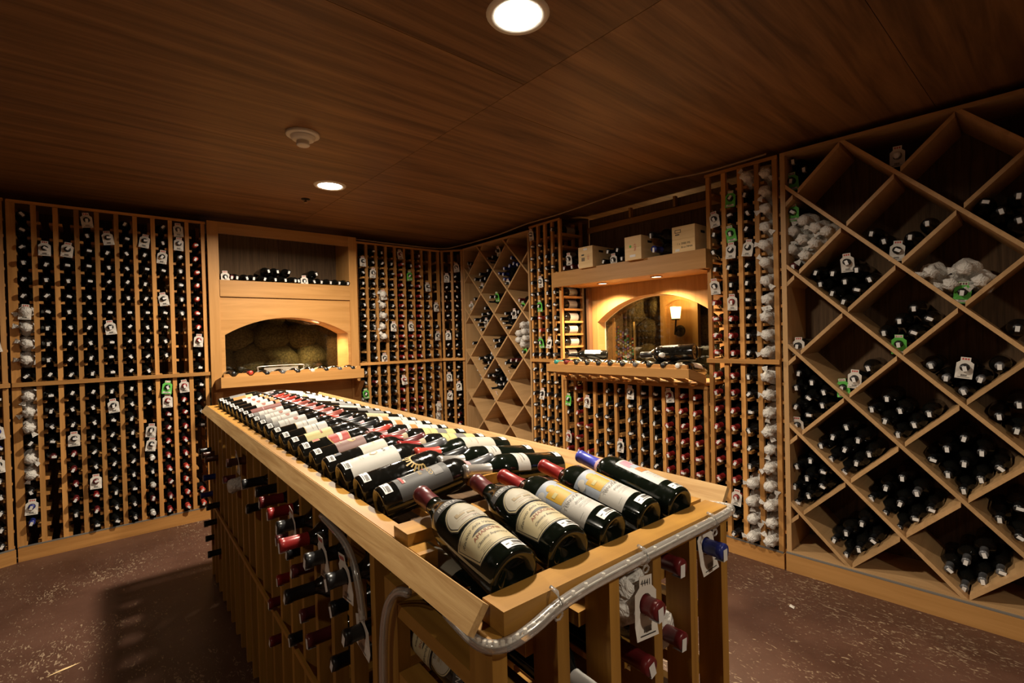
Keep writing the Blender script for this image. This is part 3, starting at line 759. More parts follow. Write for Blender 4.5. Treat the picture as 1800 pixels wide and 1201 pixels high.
def stone_m(seed):
    rnd = random.Random(seed); seg, rings = 16, 9; v, f = [], []
    ph = [rnd.uniform(0, 6.28) for _ in range(6)]
    for i in range(rings+1):
        th = math.pi*i/rings
        for k in range(seg):
            a = 2*math.pi*k/seg
            r = 1+.10*math.sin(2*a+ph[0])*math.sin(th)+.07*math.sin(3*a+ph[1]+2*th)+.06*math.sin(4*th+ph[2])+rnd.uniform(-.02, .02)*(math.sin(th))
            v.append((r*math.sin(th)*math.cos(a), r*math.sin(th)*math.sin(a), r*math.cos(th)))
    for i in range(rings):
        for k in range(seg):
            k2 = (k+1) % seg; f.append((i*seg+k, i*seg+k2, (i+1)*seg+k2, (i+1)*seg+k))
    return mesh('stone', v, f, stone_mat(), smooth=True)
STONES = [stone_m(s) for s in range(6)]
def tray(t, x0, x1, yf, yb, zf0, zf1, zb, n, slats=True):
    """sloped display tray: front board, returns, bed slats, scalloped neck rest"""
    box('tray_front', t, x0, x1, yf, yf+.02, zf0, zf1, oak(0))
    for xs in (x0, x1-.02):
        v, f = box_vf(.02, .001, .001)
        d = zf1-zf0
        P = [(yf+.0205, zf0), (yb, zb), (yb, zb+d), (yf+.0205, zf1)]
        vv = [(xs, y, z) for y, z in P]+[(xs+.02, y, z) for y, z in P]
        obj('tray_side', mesh('tray_side', vv, [(0, 1, 2, 3), (7, 6, 5, 4), (0, 4, 5, 1), (1, 5, 6, 2), (2, 6, 7, 3), (3, 7, 4, 0)], oak(1)), t)
    ns = n+1; pitch = (x1-x0-.06)/n
    for k in range(ns):
        x = x0+.03+k*pitch
        P = [(yf+.022, zf0+.004), (yb-.002, zb+.004), (yb-.002, zb+.022), (yf+.022, zf0+.022)]
        vv = [(x-.016, y, z) for y, z in P]+[(x+.016, y, z) for y, z in P]
        if slats: obj('bed_slat', mesh('bed_slat', vv, [(0, 1, 2, 3), (7, 6, 5, 4), (0, 4, 5, 1), (1, 5, 6, 2), (2, 6, 7, 3), (3, 7, 4, 0)], oak(1)), t)
        # wooden tooth between two necks
        w_ = pitch*.46; top = zf1+.022
        poly = [(x-w_, zf1-.03), (x+w_, zf1-.03), (x+w_, zf1-.006), (x+w_*.45, top), (x-w_*.45, top), (x-w_, zf1-.006)]
        poly = clip(poly, x0+.021, x1-.021, 0, 3)
        if len(poly) > 2: obj('neck_rest', mesh('neck_rest', *prism(poly, yf+.021, yf+.036), oak(0)), t)
    if not slats:
        P = [(yf+.022, zf0+.004), (yb-.002, zb+.004), (yb-.002, zb+.018), (yf+.022, zf0+.018)]
        vv = [(x0+.0205, y, z) for y, z in P]+[(x1-.0205, y, z) for y, z in P]
        obj('tray_bed', mesh('tray_bed', vv, [(0, 1, 2, 3), (7, 6, 5, 4), (0, 4, 5, 1), (1, 5, 6, 2), (2, 6, 7, 3), (3, 7, 4, 0)], oak(0)), t)
    return pitch

# ------------------------------------------------------------------ far cabinet with arched window
def far_cabinet():
    M4, Wd = rack_frame((.635, 4.22), (1.785, 4.22)); t = empty('arched_cabinet', M4)
    tag(t, 'tall oak cabinet with arched glass niche and open top shelf', 'cabinet')
    box('stile', t, 0, .072, 0, .03, 0, 2.235, oak(2)); box('stile', t, 1.078, 1.15, 0, .03, 0, 2.235, oak(2))
    box('top_rail', t, .0725, 1.0775, 0, .03, 2.150, 2.235, oak(0))
    box('side_panel', t, .052, .070, .031, .33, 1.0, 2.23, oak(2)); box('side_panel', t, 1.080, 1.098, .031, .33, 1.0, 2.23, oak(2))
    box('shelf_back', t, .0705, .5745, .312, .322, 1.80, 2.23, dply(2)); box('shelf_back', t, .5755, 1.0795, .312, .322, 1.80, 2.23, dply(2))
    box('shelf_board', t, .0705, 1.0795, .031, .311, 1.765, 1.783, oak(0)); box('shelf_front', t, .0725, 1.0775, -.006, .0300, 1.668, 1.795, oak(0))
    A = arch_pts(.098, 1.055, 1.375, 1.512)
    obj('arch_front', arch_panel(.0725, 1.0775, .985, 1.664, A, .008, .028).build('arch_front', oak(0)), t)
    obj('arch_reveal', arch_reveal(A, .985, .0285, .27).build('arch_reveal', oak(1)), t)
    poly = [(A[0][0], 1.0)]+A+[(A[-1][0], 1.0)]
    obj('glass_pane', mesh('glass_pane', *prism(poly, .272, .276), PANE), t)
    box('sill', t, .0985, 1.0545, .0285, .2705, .965, .985, oak(0))
    p = tray(t, .022, 1.088, -.24, -.0005, .990, 1.066, .955, 9, False)
    box('apron', t, .0725, 1.0775, .008, .028, .80, .984, oak(0))
    box('lower_rail', t, .0725, 1.0775, .004, .028, .715, .799, oak(0)); box('base_board', t, .0725, 1.0775, .0, .03, 0, .09, oak(0))
    box('lower_stile', t, .0725, .15, .004, .028, .091, .714, oak(2)); box('lower_stile', t, 1.0, 1.0775, .004, .028, .091, .714, oak(2))
    box('lower_back', t, .0725, 1.0775, .30, .31, .02, .96, dply(2)); box('lower_shelf', t, .0725, 1.0775, .03, .299, .40, .418, oak(0))
    for x in (.012, 1.098):
        P = [(0, .94), (0, .80), (-.14, .955)]
        vv = [(x, y, z) for y, z in P]+[(x+.04, y, z) for y, z in P]
        obj('bracket', mesh('bracket', [(a, b-.0005, c) for a, b, c in vv], [(0, 1, 2), (5, 4, 3), (0, 3, 4, 1), (1, 4, 5, 2), (2, 5, 3, 0)], oak(2)), t)
    puck(M4, .82, .15, 1.468, 'small round puck light in the arched cabinet niche', PUCK_W*1.6)
    # grotto of stones behind the glass
    g = obj('wall_grotto', mesh('wall_grotto', *box_vf(1.5, .05, 1.6, (1.21, 4.92, 1.35)), plain('mortar', (.07, .05, .03), .9)))
    tag(g, 'rough fieldstone wall behind the arched cabinet glass', 'wall', kind='structure')
    rnd = random.Random(3)
    z = .95; row = 0
    while z < 1.75:
        x = .50+(.13 if row % 2 else 0); hh = rnd.uniform(.10, .14)
        while x < 1.95:
            ww = rnd.uniform(.10, .18)
            o = obj('stone', STONES[rnd.randrange(6)], g); o.location = (x+ww, 4.87, z+rnd.uniform(-.02, .02)); o.scale = (ww*1.02, .11, hh*1.08); o.rotation_euler = (0, rnd.uniform(-.3, .3), 0)
            x += ww*1.9
        z += hh*1.75; row += 1
    # bottles on the open top shelf
    pts = [(230, 397, 'm', ''), (262, 402, 'b', ''), (320, 408, 'b', ''), (362, 382, 'b', ''), (430, 410, 'b', ''), (450, 372, 'b', ''), (492, 412, 'b', ''), (505, 370, 'b', ''), (552, 420, 'b', ''), (575, 380, 'b', ''), (612, 422, 'b', ''), (630, 390, 'b', ''),
           (668, 428, 'b', 'w'), (725, 432, 'b', ''), (738, 390, 'b', ''), (770, 435, 'b', ''), (825, 437, 'b', ''), (878, 440, 'b', ''), (930, 443, 'b', ''), (165, 400, 'b', 'w')]
    inv = M4.inverted(); n1 = n2 = 0
    for k, (zx, zy, c, tg) in enumerate(sorted(pts)):
        q = inv @ at_plane(340+zx/3.43, 370+zy/3.43, M4 @ Vector((0, .01, 0)), (0, 1, 0))
        low = q.z < 1.872 or zy > 396
        q.z = 1.783+.038 if low else 1.783+.104
        if low: n1 += 1; lab = f'{ORD[n1-1]} bottle along bottom layer on the arched cabinet top shelf'
        else: n2 += 1; lab = f'{ORD[n2-1]} bottle along upper layer on the arched cabinet top shelf'
        spin = random.uniform(-.4, .4)
        q.x = max(q.x, .112)
        tb = empty('shelf_bottle', M4 @ Matrix.Translation((q.x, .295, q.z)) @ RX90 @ Matrix.Rotation(spin, 4, 'Z'))
        b, c_, s = bin_parts(KEYC[c]); obj('body', b, tb); obj('capsule', c_, tb); obj('price_sticker', s, tb)
        if tg: put_tag(tb, 'w', spin, .288)
        tag(tb, lab, 'bottle', 'bottles on the arched cabinet top shelf')
    # bottles on the tray
    spec_t = [('black', 'ivory', 0), ('orange red', 'blk', 0), ('black', 'white', 1), ('grey', 'white', 1), ('black', 'ivory', 1), ('white', 'white', 1), ('black', 'cream', 1), ('grey', 'white', 1), ('black', 'orange', 1)]
    for k, (cc, lc, m) in enumerate(spec_t):
        x = .022+.03+p*(k+.5); prof = BORD
        d = Vector((0, -math.cos(R_(7)), math.sin(R_(7)))); base = Vector((x, .075, 1.040))
        if k < 2: base.z += .012
        mm = M4.to_3x3()
        display_bottle(frame_m(M4 @ base, mm @ d, (0, 0, 1), random.uniform(-.3, .3)), prof, cc, [('L', .06, .16, .085, lc, 0, 0, 'rect')], f'{cc.replace(" ", "-")}-capped bottle with {dict(blk="black").get(lc, lc)} label, {ORD[k]} in the arched cabinet tray', 'bottles in the arched cabinet tray', key='trayA'+lc, name='tray_bottle', price=False, seg=20)
    # wire carrier
    c = empty('wire_carrier', M4 @ Matrix.Translation((.50, .035, 0))); tag(c, 'silver wire bottle carrier with name plate standing in the arched niche', 'carrier')
    zt, zb = 1.118, 1.045
    loop = [(-.17, 0, zb), (-.175, 0, zt-.02), (-.15, 0, zt), (.15, 0, zt), (.175, 0, zt-.02), (.17, 0, zb)]
    obj('wire_loop', mesh('wire_loop', *tube_vf(smooth_path(loop, 4), .004, 6), plain('wire_silver', (.7, .66, .6), .3, .7), smooth=True), c)
    box('name_plate', c, -.13, .13, -.003, .003, 1.065, 1.105, plain('plate_grey', (.45, .40, .33), .4, .4))
    for x in (-.165, .165): box('foot', c, x-.005, x+.005, -.02, .02, .9855, 1.046, plain('wire_silver', (.7, .66, .6), .3, .7))
far_cabinet()

# ------------------------------------------------------------------ right niche with beam, arched window and sloped tray
def niche():
    M4, Wd = rack_frame((2.82, 2.67), (2.82, 1.47)); t = empty('niche_cabinet', M4)
    tag(t, 'wall niche with thick oak beam shelf, arched window and sloped tray', 'cabinet')
    box('beam', t, -.045, 1.235, -.062, -.032, 1.690, 1.805, oak(0)); box('beam_end', t, -.045, -.02, -.0315, -.001, 1.69, 1.805, oak(1))
    box('beam_end', t, 1.21, 1.235, -.0315, -.001, 1.69, 1.805, oak(1))
    box('soffit', t, .03, 1.175, -.0315, .33, 1.690, 1.702, oak(0)); box('shelf_board', t, .03, 1.175, -.0315, .35, 1.782, 1.800, oak(0))
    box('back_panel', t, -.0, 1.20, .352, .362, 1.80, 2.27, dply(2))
    box('ledger', t, .0, 1.20, .325, .3515, 2.155, 2.20, oak(0))
    for x in (.42, .80): box('cleat', t, x, x+.018, .32, .3515, 2.205, 2.28, oak(2)); 
    A = arch_pts(.155, 1.16, 1.405, 1.590)
    obj('arch_front', arch_panel(.10, 1.198, .99, 1.689, A, .24, .258).build('arch_front', oak(2)), t)
    obj('arch_reveal', arch_reveal(A, .99, .2585, .345).build('arch_reveal', oak(1)), t)
    poly = [(A[0][0], 1.0)]+A+[(A[-1][0], 1.0)]
    obj('glass_pane', mesh('glass_pane', *prism(poly, .346, .350), PANE), t)
    # thin pale frame round the pane
    pts = [(A[0][0], .337, 1.0)]+[(x, .337, z) for x, z in A]+[(A[-1][0], .337, 1.0)]
    obj('pane_trim', mesh('pane_trim', *tube_vf(pts, .007, 4), plain('trim_cream', (.62, .50, .30), .4)), t)
    box('side_jamb', t, .075, .0995, .20, .345, .99, 1.689, wood('jamb_brown', (.12, .06, .03), (.18, .09, .045), 2))
    box('niche_floor', t, .03, 1.175, .0, .345, .970, .988, oak(0))
    n = 11; p = tray(t, .012, 1.19, -.205, -.0005, 1.035, 1.090, .985, n)
    puck(M4, .36, .06, 1.690, 'puck light under the beam above the stained glass reflection side', PUCK_W*3.2); puck(M4, .82, .06, 1.690, 'puck light under the beam nearer the tall wrapped bottles', PUCK_W*3.2)
    # neck-forward bottles on the tray
    data = [('teal', 'white'), ('dark red', 'white'), ('black', 'white'), ('black', 'ivory'), ('black', 'pale'), ('black', 'white'), ('black', 'ivory'), ('grey', 'white'), ('black', 'blue'), ('black', 'white'), ('white', 'white')]
    mm = M4.to_3x3()
    for k, (cc, lc) in enumerate(data):
        x = .012+.03+p*(k+.5)
        d = Vector((0, -math.cos(R_(9)), math.sin(R_(9)))); base = Vector((x, .105, 1.062))
        lay = [('L', .06, .165, .095, 'white' if lc == 'blue' else lc, 0, 0, 'rect')]
        if lc == 'blue': lay.append(('p', .085, .12, .04, 0, 'blue', 0, 'rect'))
        display_bottle(frame_m(M4 @ base, mm @ d, (0, 0, 1), random.uniform(-.3, .3)), BORD, cc, lay, f'{cc.replace(" ", "-")}-capped bottle with {lc} label, {ORD[k]} in the sloped niche tray', 'bottles in the sloped niche tray', key='trayB'+lc, name='tray_bottle', price=False, seg=20)
    # bottles leaning crosswise on the row
    mag = frame_m(M4 @ Vector((1.14, -.03, 1.185)), mm @ Vector((-1, -.12, -.06)), (0, -.3, 1)); display_bottle(mag, MAGN, 'black', [('L', .10, .20, .06, 'char', 0, 0, 'rect')], 'large dark magnum lying crosswise on the niche tray', key='magn', name='magnum_bottle', price=False)
    for k, (x0, c, lc, dx, lab) in enumerate([(.20, 'black', 'white', -.9, 'dark bottle with white label leaning across the niche tray end'), (.62, 'white', 'white', .5, 'pale wrapped bottle lying aslant behind the niche tray row')]):
        display_bottle(frame_m(M4 @ Vector((x0+.16, .10-.02*k, 1.150+.01*k)), mm @ Vector((dx, -.55, .02)), (0, 0, 1), .3), BORD, c, [('L', .05, .17, .12, lc, 0, 0, 'rect')], lab, key='lean'+str(k), name='leaning_bottle', price=False, seg=20)
    # room behind the glass: stone wall, panelled recess with sconce, chips for the stained glass reflection
    mortar = plain('mortar', (.07, .05, .03), .9)
    g = obj('wall_grotto_side', mesh('wall_grotto_side', *box_vf(.05, 3.4, 1.7, (4.30, 2.7, 1.35)), mortar)); tag(g, 'fieldstone wall seen through the niche window', 'wall', kind='structure')
    rnd = random.Random(11); z = .80; row = 0
    while z < 1.9:
        y = 1.3+(.15 if row % 2 else 0); hh = rnd.uniform(.12, .17)
        while y < 4.0:
            ww = rnd.uniform(.12, .22)
            if not (2.27 < y+ww < 2.53 and 1.05 < z < 1.78):
                o = obj('stone', STONES[rnd.randrange(6)], g); o.location = (4.27, y+ww, z); o.scale = (.13, ww*1.02, hh*1.08); o.rotation_euler = (rnd.uniform(-.3, .3), 0, 0)
            y += ww*1.9
        z += hh*1.75; row += 1
    pn = empty('sconce_panel', Matrix.Translation((4.10, 2.40, 0)) @ Matrix.Rotation(-math.pi/2, 4, 'Z')); tag(pn, 'arched oak wall panel behind the glowing sconce', 'panel')
    A2 = arch_pts(-.135, .135, 1.56, 1.61, 10)
    obj('panel_back', mesh('panel_back', *prism([(-.135, 1.08)]+A2+[(.135, 1.08)], .03, .04), oak(2)), pn)
    obj('panel_frame', arch_panel(-.19, .19, 1.08, 1.70, A2, -.02, .029).build('panel_frame', oak(2)), pn)
    s = empty('wall_sconce', Matrix.Translation((4.045, 2.36, 1.42)) @ Matrix.Rotation(-math.pi/2, 4, 'Z')); tag(s, 'iron wall sconce with glowing glass shade seen through the niche window', 'lamp')
    obj('back_plate', mesh('back_plate', *lathe([(-.004, 0), (-.004, .055), (.012, .045), (.014, 0)], 18), IRON, smooth=True), s, mat4=Matrix.Translation((-.02, .02, -.10)) @ RX90)
    obj('arm', mesh('arm', *tube_vf(smooth_path([(-.02, .0, -.10), (-.02, -.06, -.13), (0, -.09, -.09), (0, -.08, -.04), (0, -.075, 0)], 5), .007, 8), IRON, smooth=True), s)
    obj('cup', mesh('cup', *lathe([(0, 0), (0, .03), (.012, .045), (.014, .0)], 16), IRON, smooth=True), s, loc=(0, -.075, 0))
    obj('glass_shade', mesh('glass_shade', *lathe([(.012, .036), (.06, .042), (.115, .048), (.118, .046), (.06, .039), (.012, .033)], 20), plain('shade_glow', (1, .8, .5), .4, emit=(1.0, .62, .22), estr=7.0), smooth=True), s, loc=(0, -.075, 0))
    ld = bpy.data.lights.new('sconce_lamp', 'POINT'); ld.energy = 8.0; ld.color = (1, .66, .30); ld.shadow_soft_size = .03
    lo = bpy.data.objects.new('sconce_lamp', ld); C.objects.link(lo); lo.parent = s; lo.location = (0, -.13, .12)
    # stained glass reflection, built as coloured chips behind the pane
    sg = empty('stained_glass_reflection', Matrix.Translation((3.235, 2.46, 0)) @ Matrix.Rotation(-math.pi/2, 4, 'Z')); tag(sg, 'coloured chips behind the niche window imitating a stained glass reflection', 'panel')
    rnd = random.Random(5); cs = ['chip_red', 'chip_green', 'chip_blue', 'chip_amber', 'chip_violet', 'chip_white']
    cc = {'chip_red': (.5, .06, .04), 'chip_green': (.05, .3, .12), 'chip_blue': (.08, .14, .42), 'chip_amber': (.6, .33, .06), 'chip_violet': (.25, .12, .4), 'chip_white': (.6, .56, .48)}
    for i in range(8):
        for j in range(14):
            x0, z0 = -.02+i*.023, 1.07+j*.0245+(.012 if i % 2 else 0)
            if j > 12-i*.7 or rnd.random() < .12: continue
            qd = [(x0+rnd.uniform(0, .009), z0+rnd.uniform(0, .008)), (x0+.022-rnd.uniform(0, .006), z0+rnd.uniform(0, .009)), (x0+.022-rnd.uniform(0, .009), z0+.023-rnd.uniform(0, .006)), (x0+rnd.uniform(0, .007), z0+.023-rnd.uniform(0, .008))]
            c = rnd.choice(cs); obj('reflection_chip', mesh('reflection_chip', *prism(qd, 0, .006), plain(c, cc[c], .15)), sg)
    box('frame', sg, -.04, -.024, -.004, .012, 0, 1.44, oak(2)); box('frame', sg, .165, .18, -.004, .012, 0, 1.40, oak(2)); box('frame', sg, -.0235, .1645, -.004, .012, 1.03, 1.0495, oak(0))  # added frame carrying the reflection chips up from the floor
    # crates and bottles on the beam shelf
    def crate_box(name, x0, x1, y0, y1, z0, z1, lab, marks):
        cr = empty(name, M4 @ Matrix.Translation((x0, y0, z0))); tag(cr, lab, 'crate', 'wooden wine crates on the beam shelf')
        W_, D_, H_ = x1-x0, y1-y0, z1-z0; e = .009
        box('front_board', cr, 0, W_, 0, e, 0, H_*.52-.0008, crate(0)); box('front_board', cr, 0, W_, 0, e, H_*.52, H_, crate(0)); box('back_board', cr, 0, W_, D_-e, D_, 0, H_, crate(0))
        box('side_board', cr, 0, e, e+.0003, D_-e-.0003, 0, H_, crate(1)); sb = box('side_board', cr, W_-e, W_, e+.0003, D_-e-.0003, 0, H_, crate(1))
        box('bottom_board', cr, e, W_-e, e, D_-e, 0, e, crate(1)); box('lid', cr, e, W_-e, e, D_-e, H_-e, H_, crate(1))
        box('handle_slot', cr, W_-.001, W_+.0006, D_*.25, D_*.25+.05, H_*.72, H_*.72+.016, plain('slot_dark', (.02, .012, .006), .9))
        for mk in marks:
            if mk[0] == 't':
                _, s_, size, sh, x, z, rot, m_ = mk; tv, tf = text_geo(s_, size, sh)
                v = [((x-yy*rot if rot else x+xx), -.0008, (z+xx*rot if rot else z+yy)) for xx, yy in tv]
                obj('printed_mark', mesh('printed_mark', v, tf, m_), cr)
            elif mk[0] == 'd':
                _, r, x, z, m_ = mk
                obj('printed_mark', mesh('printed_mark', [(x+r*math.cos(2*math.pi*k/16), -.0008, z+r*math.sin(2*math.pi*k/16)) for k in range(16)], [tuple(range(16))], m_), cr)
            else:
                _, a, b, c0, d0, m_ = mk; box('printed_mark', cr, a, b, -.0012, -.0002, c0, d0, m_)
        return cr
    crate_box('wine_crate', .255, .39, -.085, .20, 1.8005, 1.955, 'small pine wine crate with red brand mark', [('t', '4221', .020, 0, .095, .075, 1, INKR), ('b', .03, .06, .05, .075, plain('ink_grey', (.16, .12, .07), .7)), ('b', .03, .055, .09, .10, INK), ('b', .05, .085, .128, .142, STICK)])
    crate_box('wine_crate', .68, .81, -.095, .20, 1.8005, 1.957, 'pine wine crate with green dot and red number', [('t', '9659', .024, 0, .083, .080, 1, INKR), ('d', .009, .045, .090, GRNTAG), ('b', .04, .085, .018, .034, STICK)])
    crate_box('wine_crate', 1.015, 1.168, -.06, .22, 1.8005, 1.966, 'large pine wine crate marked with black bottle size lettering', [('t', '1 x 3000 ML', .018, .1, .078, .057, 0, INK), ('t', 'Brut MMM', .017, .1, .098, .034, 0, INK), ('b', .02, .06, .125, .128, INK), ('b', .02, .06, .143, .146, INK), ('b', .02, .023, .128, .143, INK), ('b', .057, .06, .128, .143, INK), ('b', .022, .05, .112, .118, INK), ('b', .022, .05, .012, .026, STICK)])
    sb = [(.05, 0, 'maroon', None), (.13, 0, 'dark red', None), (.205, 0, 'maroon', None), (.09, 1, 'black', 'w'), (.44, 0, 'black', None), (.52, 0, 'black', 'w'), (.60, 0, 'black', None), (.48, 1, 'black', None), (.565, 1, 'black', None), (.645, 0, 'white', None)]
    for k, (x, ly, c, tg) in enumerate(sb):
        spin = random.uniform(-.5, .5)
        tb = empty('shelf_bottle', M4 @ Matrix.Translation((x, .275, 1.8385+.066*ly)) @ RX90 @ Matrix.Rotation(spin, 4, 'Z')); b, c_, s_ = bin_parts(c); obj('body', b, tb); obj('capsule', c_, tb); obj('price_sticker', s_, tb)
        if tg: put_tag(tb, tg, spin, .285)
        where = 'before the small crate' if x < .25 else 'between the small crates'
        tag(tb, f'{c.replace(" ", "-")}-capped bottle {where}, {ORD[k]} on the beam shelf', 'bottle', 'bottles on the beam shelf')
    for k, (x, y, z, lab) in enumerate([(.915, .29, 1.852, 'dark magnum lying low between the two bigger crates'), (.945, .30, 1.952, 'dark magnum resting high against the large crate')]):
        tb = empty('magnum_bottle', M4 @ Matrix.Translation((x, y, z)) @ Matrix.Rotation(R_(-14 if k else -4), 4, 'Z') @ RX90); b, c_, s_ = bin_parts('blue' if k == 0 else 'black', 'magn'); obj('body', b, tb); obj('capsule', c_, tb); obj('price_sticker', s_, tb)
        tag(tb, lab, 'bottle', 'bottles on the beam shelf')
niche()

# ================================================================== display island
ISA = R_(-1.7)
IM = Matrix.Translation((.375, .49, 0)) @ Matrix.Rotation(ISA, 4, 'Z'); IM3 = IM.to_3x3()
IL, IW = 2.80, .60
ROWS = [.808-.122*k for k in range(7)]
FROWS = [.850-.122*k for k in range(7)]
YC = [.40+.122*k for k in range(20)]
FX = [.011+.1155*k for k in range(6)]
def island():
    t = empty('display_island', IM); tag(t, 'freestanding redwood wine display island with bottles laid on top', 'display island')
    w2, w1, w0 = isl_w(2), isl_w(1), isl_w(0)
    # top frame
    box('front_rail', t, .017, IW, 0, .048, .918, .950, w0)
    box('side_rail', t, .014, .048, .223, IL, .918, .950, w1); box('side_rail', t, IW-.046, IW, .0585, IL, .918, .950, w1)
    box('end_rail', t, .0465, IW-.0465, IL-.05, IL, .918, .950, w0)
    box('neck_plank', t, .016, .55, .270, .325, .946, .970, w0)
    for y0 in [.42+.44*k for k in range(6)]: box('neck_plank', t, .262, .338, y0, min(y0+.4385, IL-.06), .962, .986, w1)
    for y0 in (.36, 1.15, 1.95, 2.70): box('cross_beam', t, .0465, IW-.0465, y0, y0+.045, .880, .917, w0)
    box('bed_panel', t, .0505, IW-.0505, .44, IL-.06, .868, .8785, dply(1))  # solid bed under the bottles, added to block light between them
    for x in (.14, .44): box('bed_slat', t, x, x+.035, .40, IL-.06, .885+.033, .905+.033-.004, w1)
    box('bed_slat', t, .05, .55, .14, .17, .895, .915, w0)
    # pine fascia boards
    th = R_(33)
    o = box('fascia_board', t, -.0215, .0215, 0, IL-.03, -.006, .006, pine(1)); o.location = (-.0025, IL/2+.015, .934); o.rotation_euler = (0, R_(-52), 0)
    o = box('fascia_board', t, -.0245, .0245, 0, IL-.03, -.006, .006, pine(1)); o.location = (IW+.030, IL/2+.005, .953); o.rotation_euler = (0, R_(-53), 0)
    # left face: posts and rails every column, mirrored on the far side
    for k, y in enumerate(YC):
        box('post', t, .003, .034, y-.011, y+.011, 0, .917, w2); box('post', t, IW-.050, IW-.003, y-.011, y+.011, 0, .917, w2)
        box('rear_post', t, .27, .33, y-.011, y+.011, 0, .867, w2)
        for z in ROWS:
            box('rail', t, .0345, .2695, y-.031, y+.031, z-.020, z, w0)
    box('centre_blocker', t, .331, .338, .40, IL-.06, .01, .867, dply(2))  # unseen divider added to stop light passing through the island
    m = MB()
    for y in YC:
        for z in ROWS: m.box(.3385, IW-.0505, y-.026, y+.026, z-.020, z)
    fr = obj('far_side_rails', m.build('far_side_rails', w0), t); fr['kind'] = 'stuff'
    box('middle_strip', t, -.006, .0025, .39, IL, .430, .446, w1); box('middle_strip', t, IW-.0025, IW+.006, .39, IL, .430, .446, w1)
    # near end: six columns
    for k, x in enumerate(FX):
        xa = min(max(x, .011), IW-.011)
        box('post', t, xa-.012, xa+.012, .003, .056, 0, .917, w2); box('rear_post', t, xa-.012, xa+.012, .285, .335, 0, .879, w2)
        for z in FROWS: box('end_rail_slat', t, max(0, xa-.028), min(IW, xa+.028), .0565, .2845, z-.024, z, w1)
    # clear rope light along the near end and down the side
    rope = empty('rope_light', IM); tag(rope, 'clear plastic rope light strung along the near end of the island', 'rope light')
    path = [(IW+.010, .045, .938), (IW+.010, .015, .942), (IW+.004, -.005, .944), (IW-.04, -.012, .943), (.40, -.012, .941), (.20, -.012, .939), (.11, -.013, .933), (.055, -.015, .922), (.018, -.010, .914), (-.002, .006, .910), (-.006, .04, .906), (.004, .12, .902)]
    pp = smooth_path(path, 6)
    obj('tube', mesh('tube', *tube_vf(pp, .0088, 12), TUBE, smooth=True), rope)
    obj('wire', mesh('wire', *tube_vf(pp, .0018, 6), plain('rope_core', (.55, .52, .46), .4, .2), smooth=True), rope)
    m = MB()
    for k in range(2, len(pp)-1, 2):
        v, f = lathe([(-.004, 0), (-.003, .003), (.003, .003), (.004, 0)], 6); m.add([(a+pp[k].x, b+pp[k].y, c+pp[k].z+.004) for a, b, c in v], f)
    leds = obj('bulbs', m.build('bulbs', plain('led_white', (.85, .8, .7), .3)), rope); leds['kind'] = 'stuff'
    for x in (.10, .30, .52):
        cl = obj('clip', mesh('clip', *tube_vf([(x, -.001, .955), (x, -.014, .953), (x, -.0235, .940), (x, -.014, .928), (x, -.001, .925)], .0030, 6), TUBE, smooth=True), rope)
        obj('hook', mesh('hook', *tube_vf([(x+.008*math.cos(a), -.016, .921+.006*math.sin(a)) for a in [0, 1, 2, 3, 4, 5, 6]], .0018, 5), TUBE), cl)
    for lab, P in [('loose end of rope light hanging below the pine fascia', [(-.010, .66, .902), (-.012, .52, .893), (-.014, .46, .872), (-.016, .425, .838), (-.016, .41, .80), (-.017, .402, .775)]),
                   ('rope light tail dropping to the floor by the corner post', [(-.013, .215, .900), (-.016, .25, .888), (-.018, .285, .850), (-.018, .305, .79), (-.018, .312, .70), (-.018, .314, .55), (-.018, .315, .40), (-.018, .315, .15)])]:
        e = empty('rope_light_tail', IM); tag(e, lab, 'rope light'); q = smooth_path(P, 5)
        obj('tube', mesh('tube', *tube_vf(q, .0075, 10), TUBE, smooth=True), e); obj('wire', mesh('wire', *tube_vf(q, .0018, 6), plain('rope_core', (.55, .52, .46), .4, .2), smooth=True), e)
island()

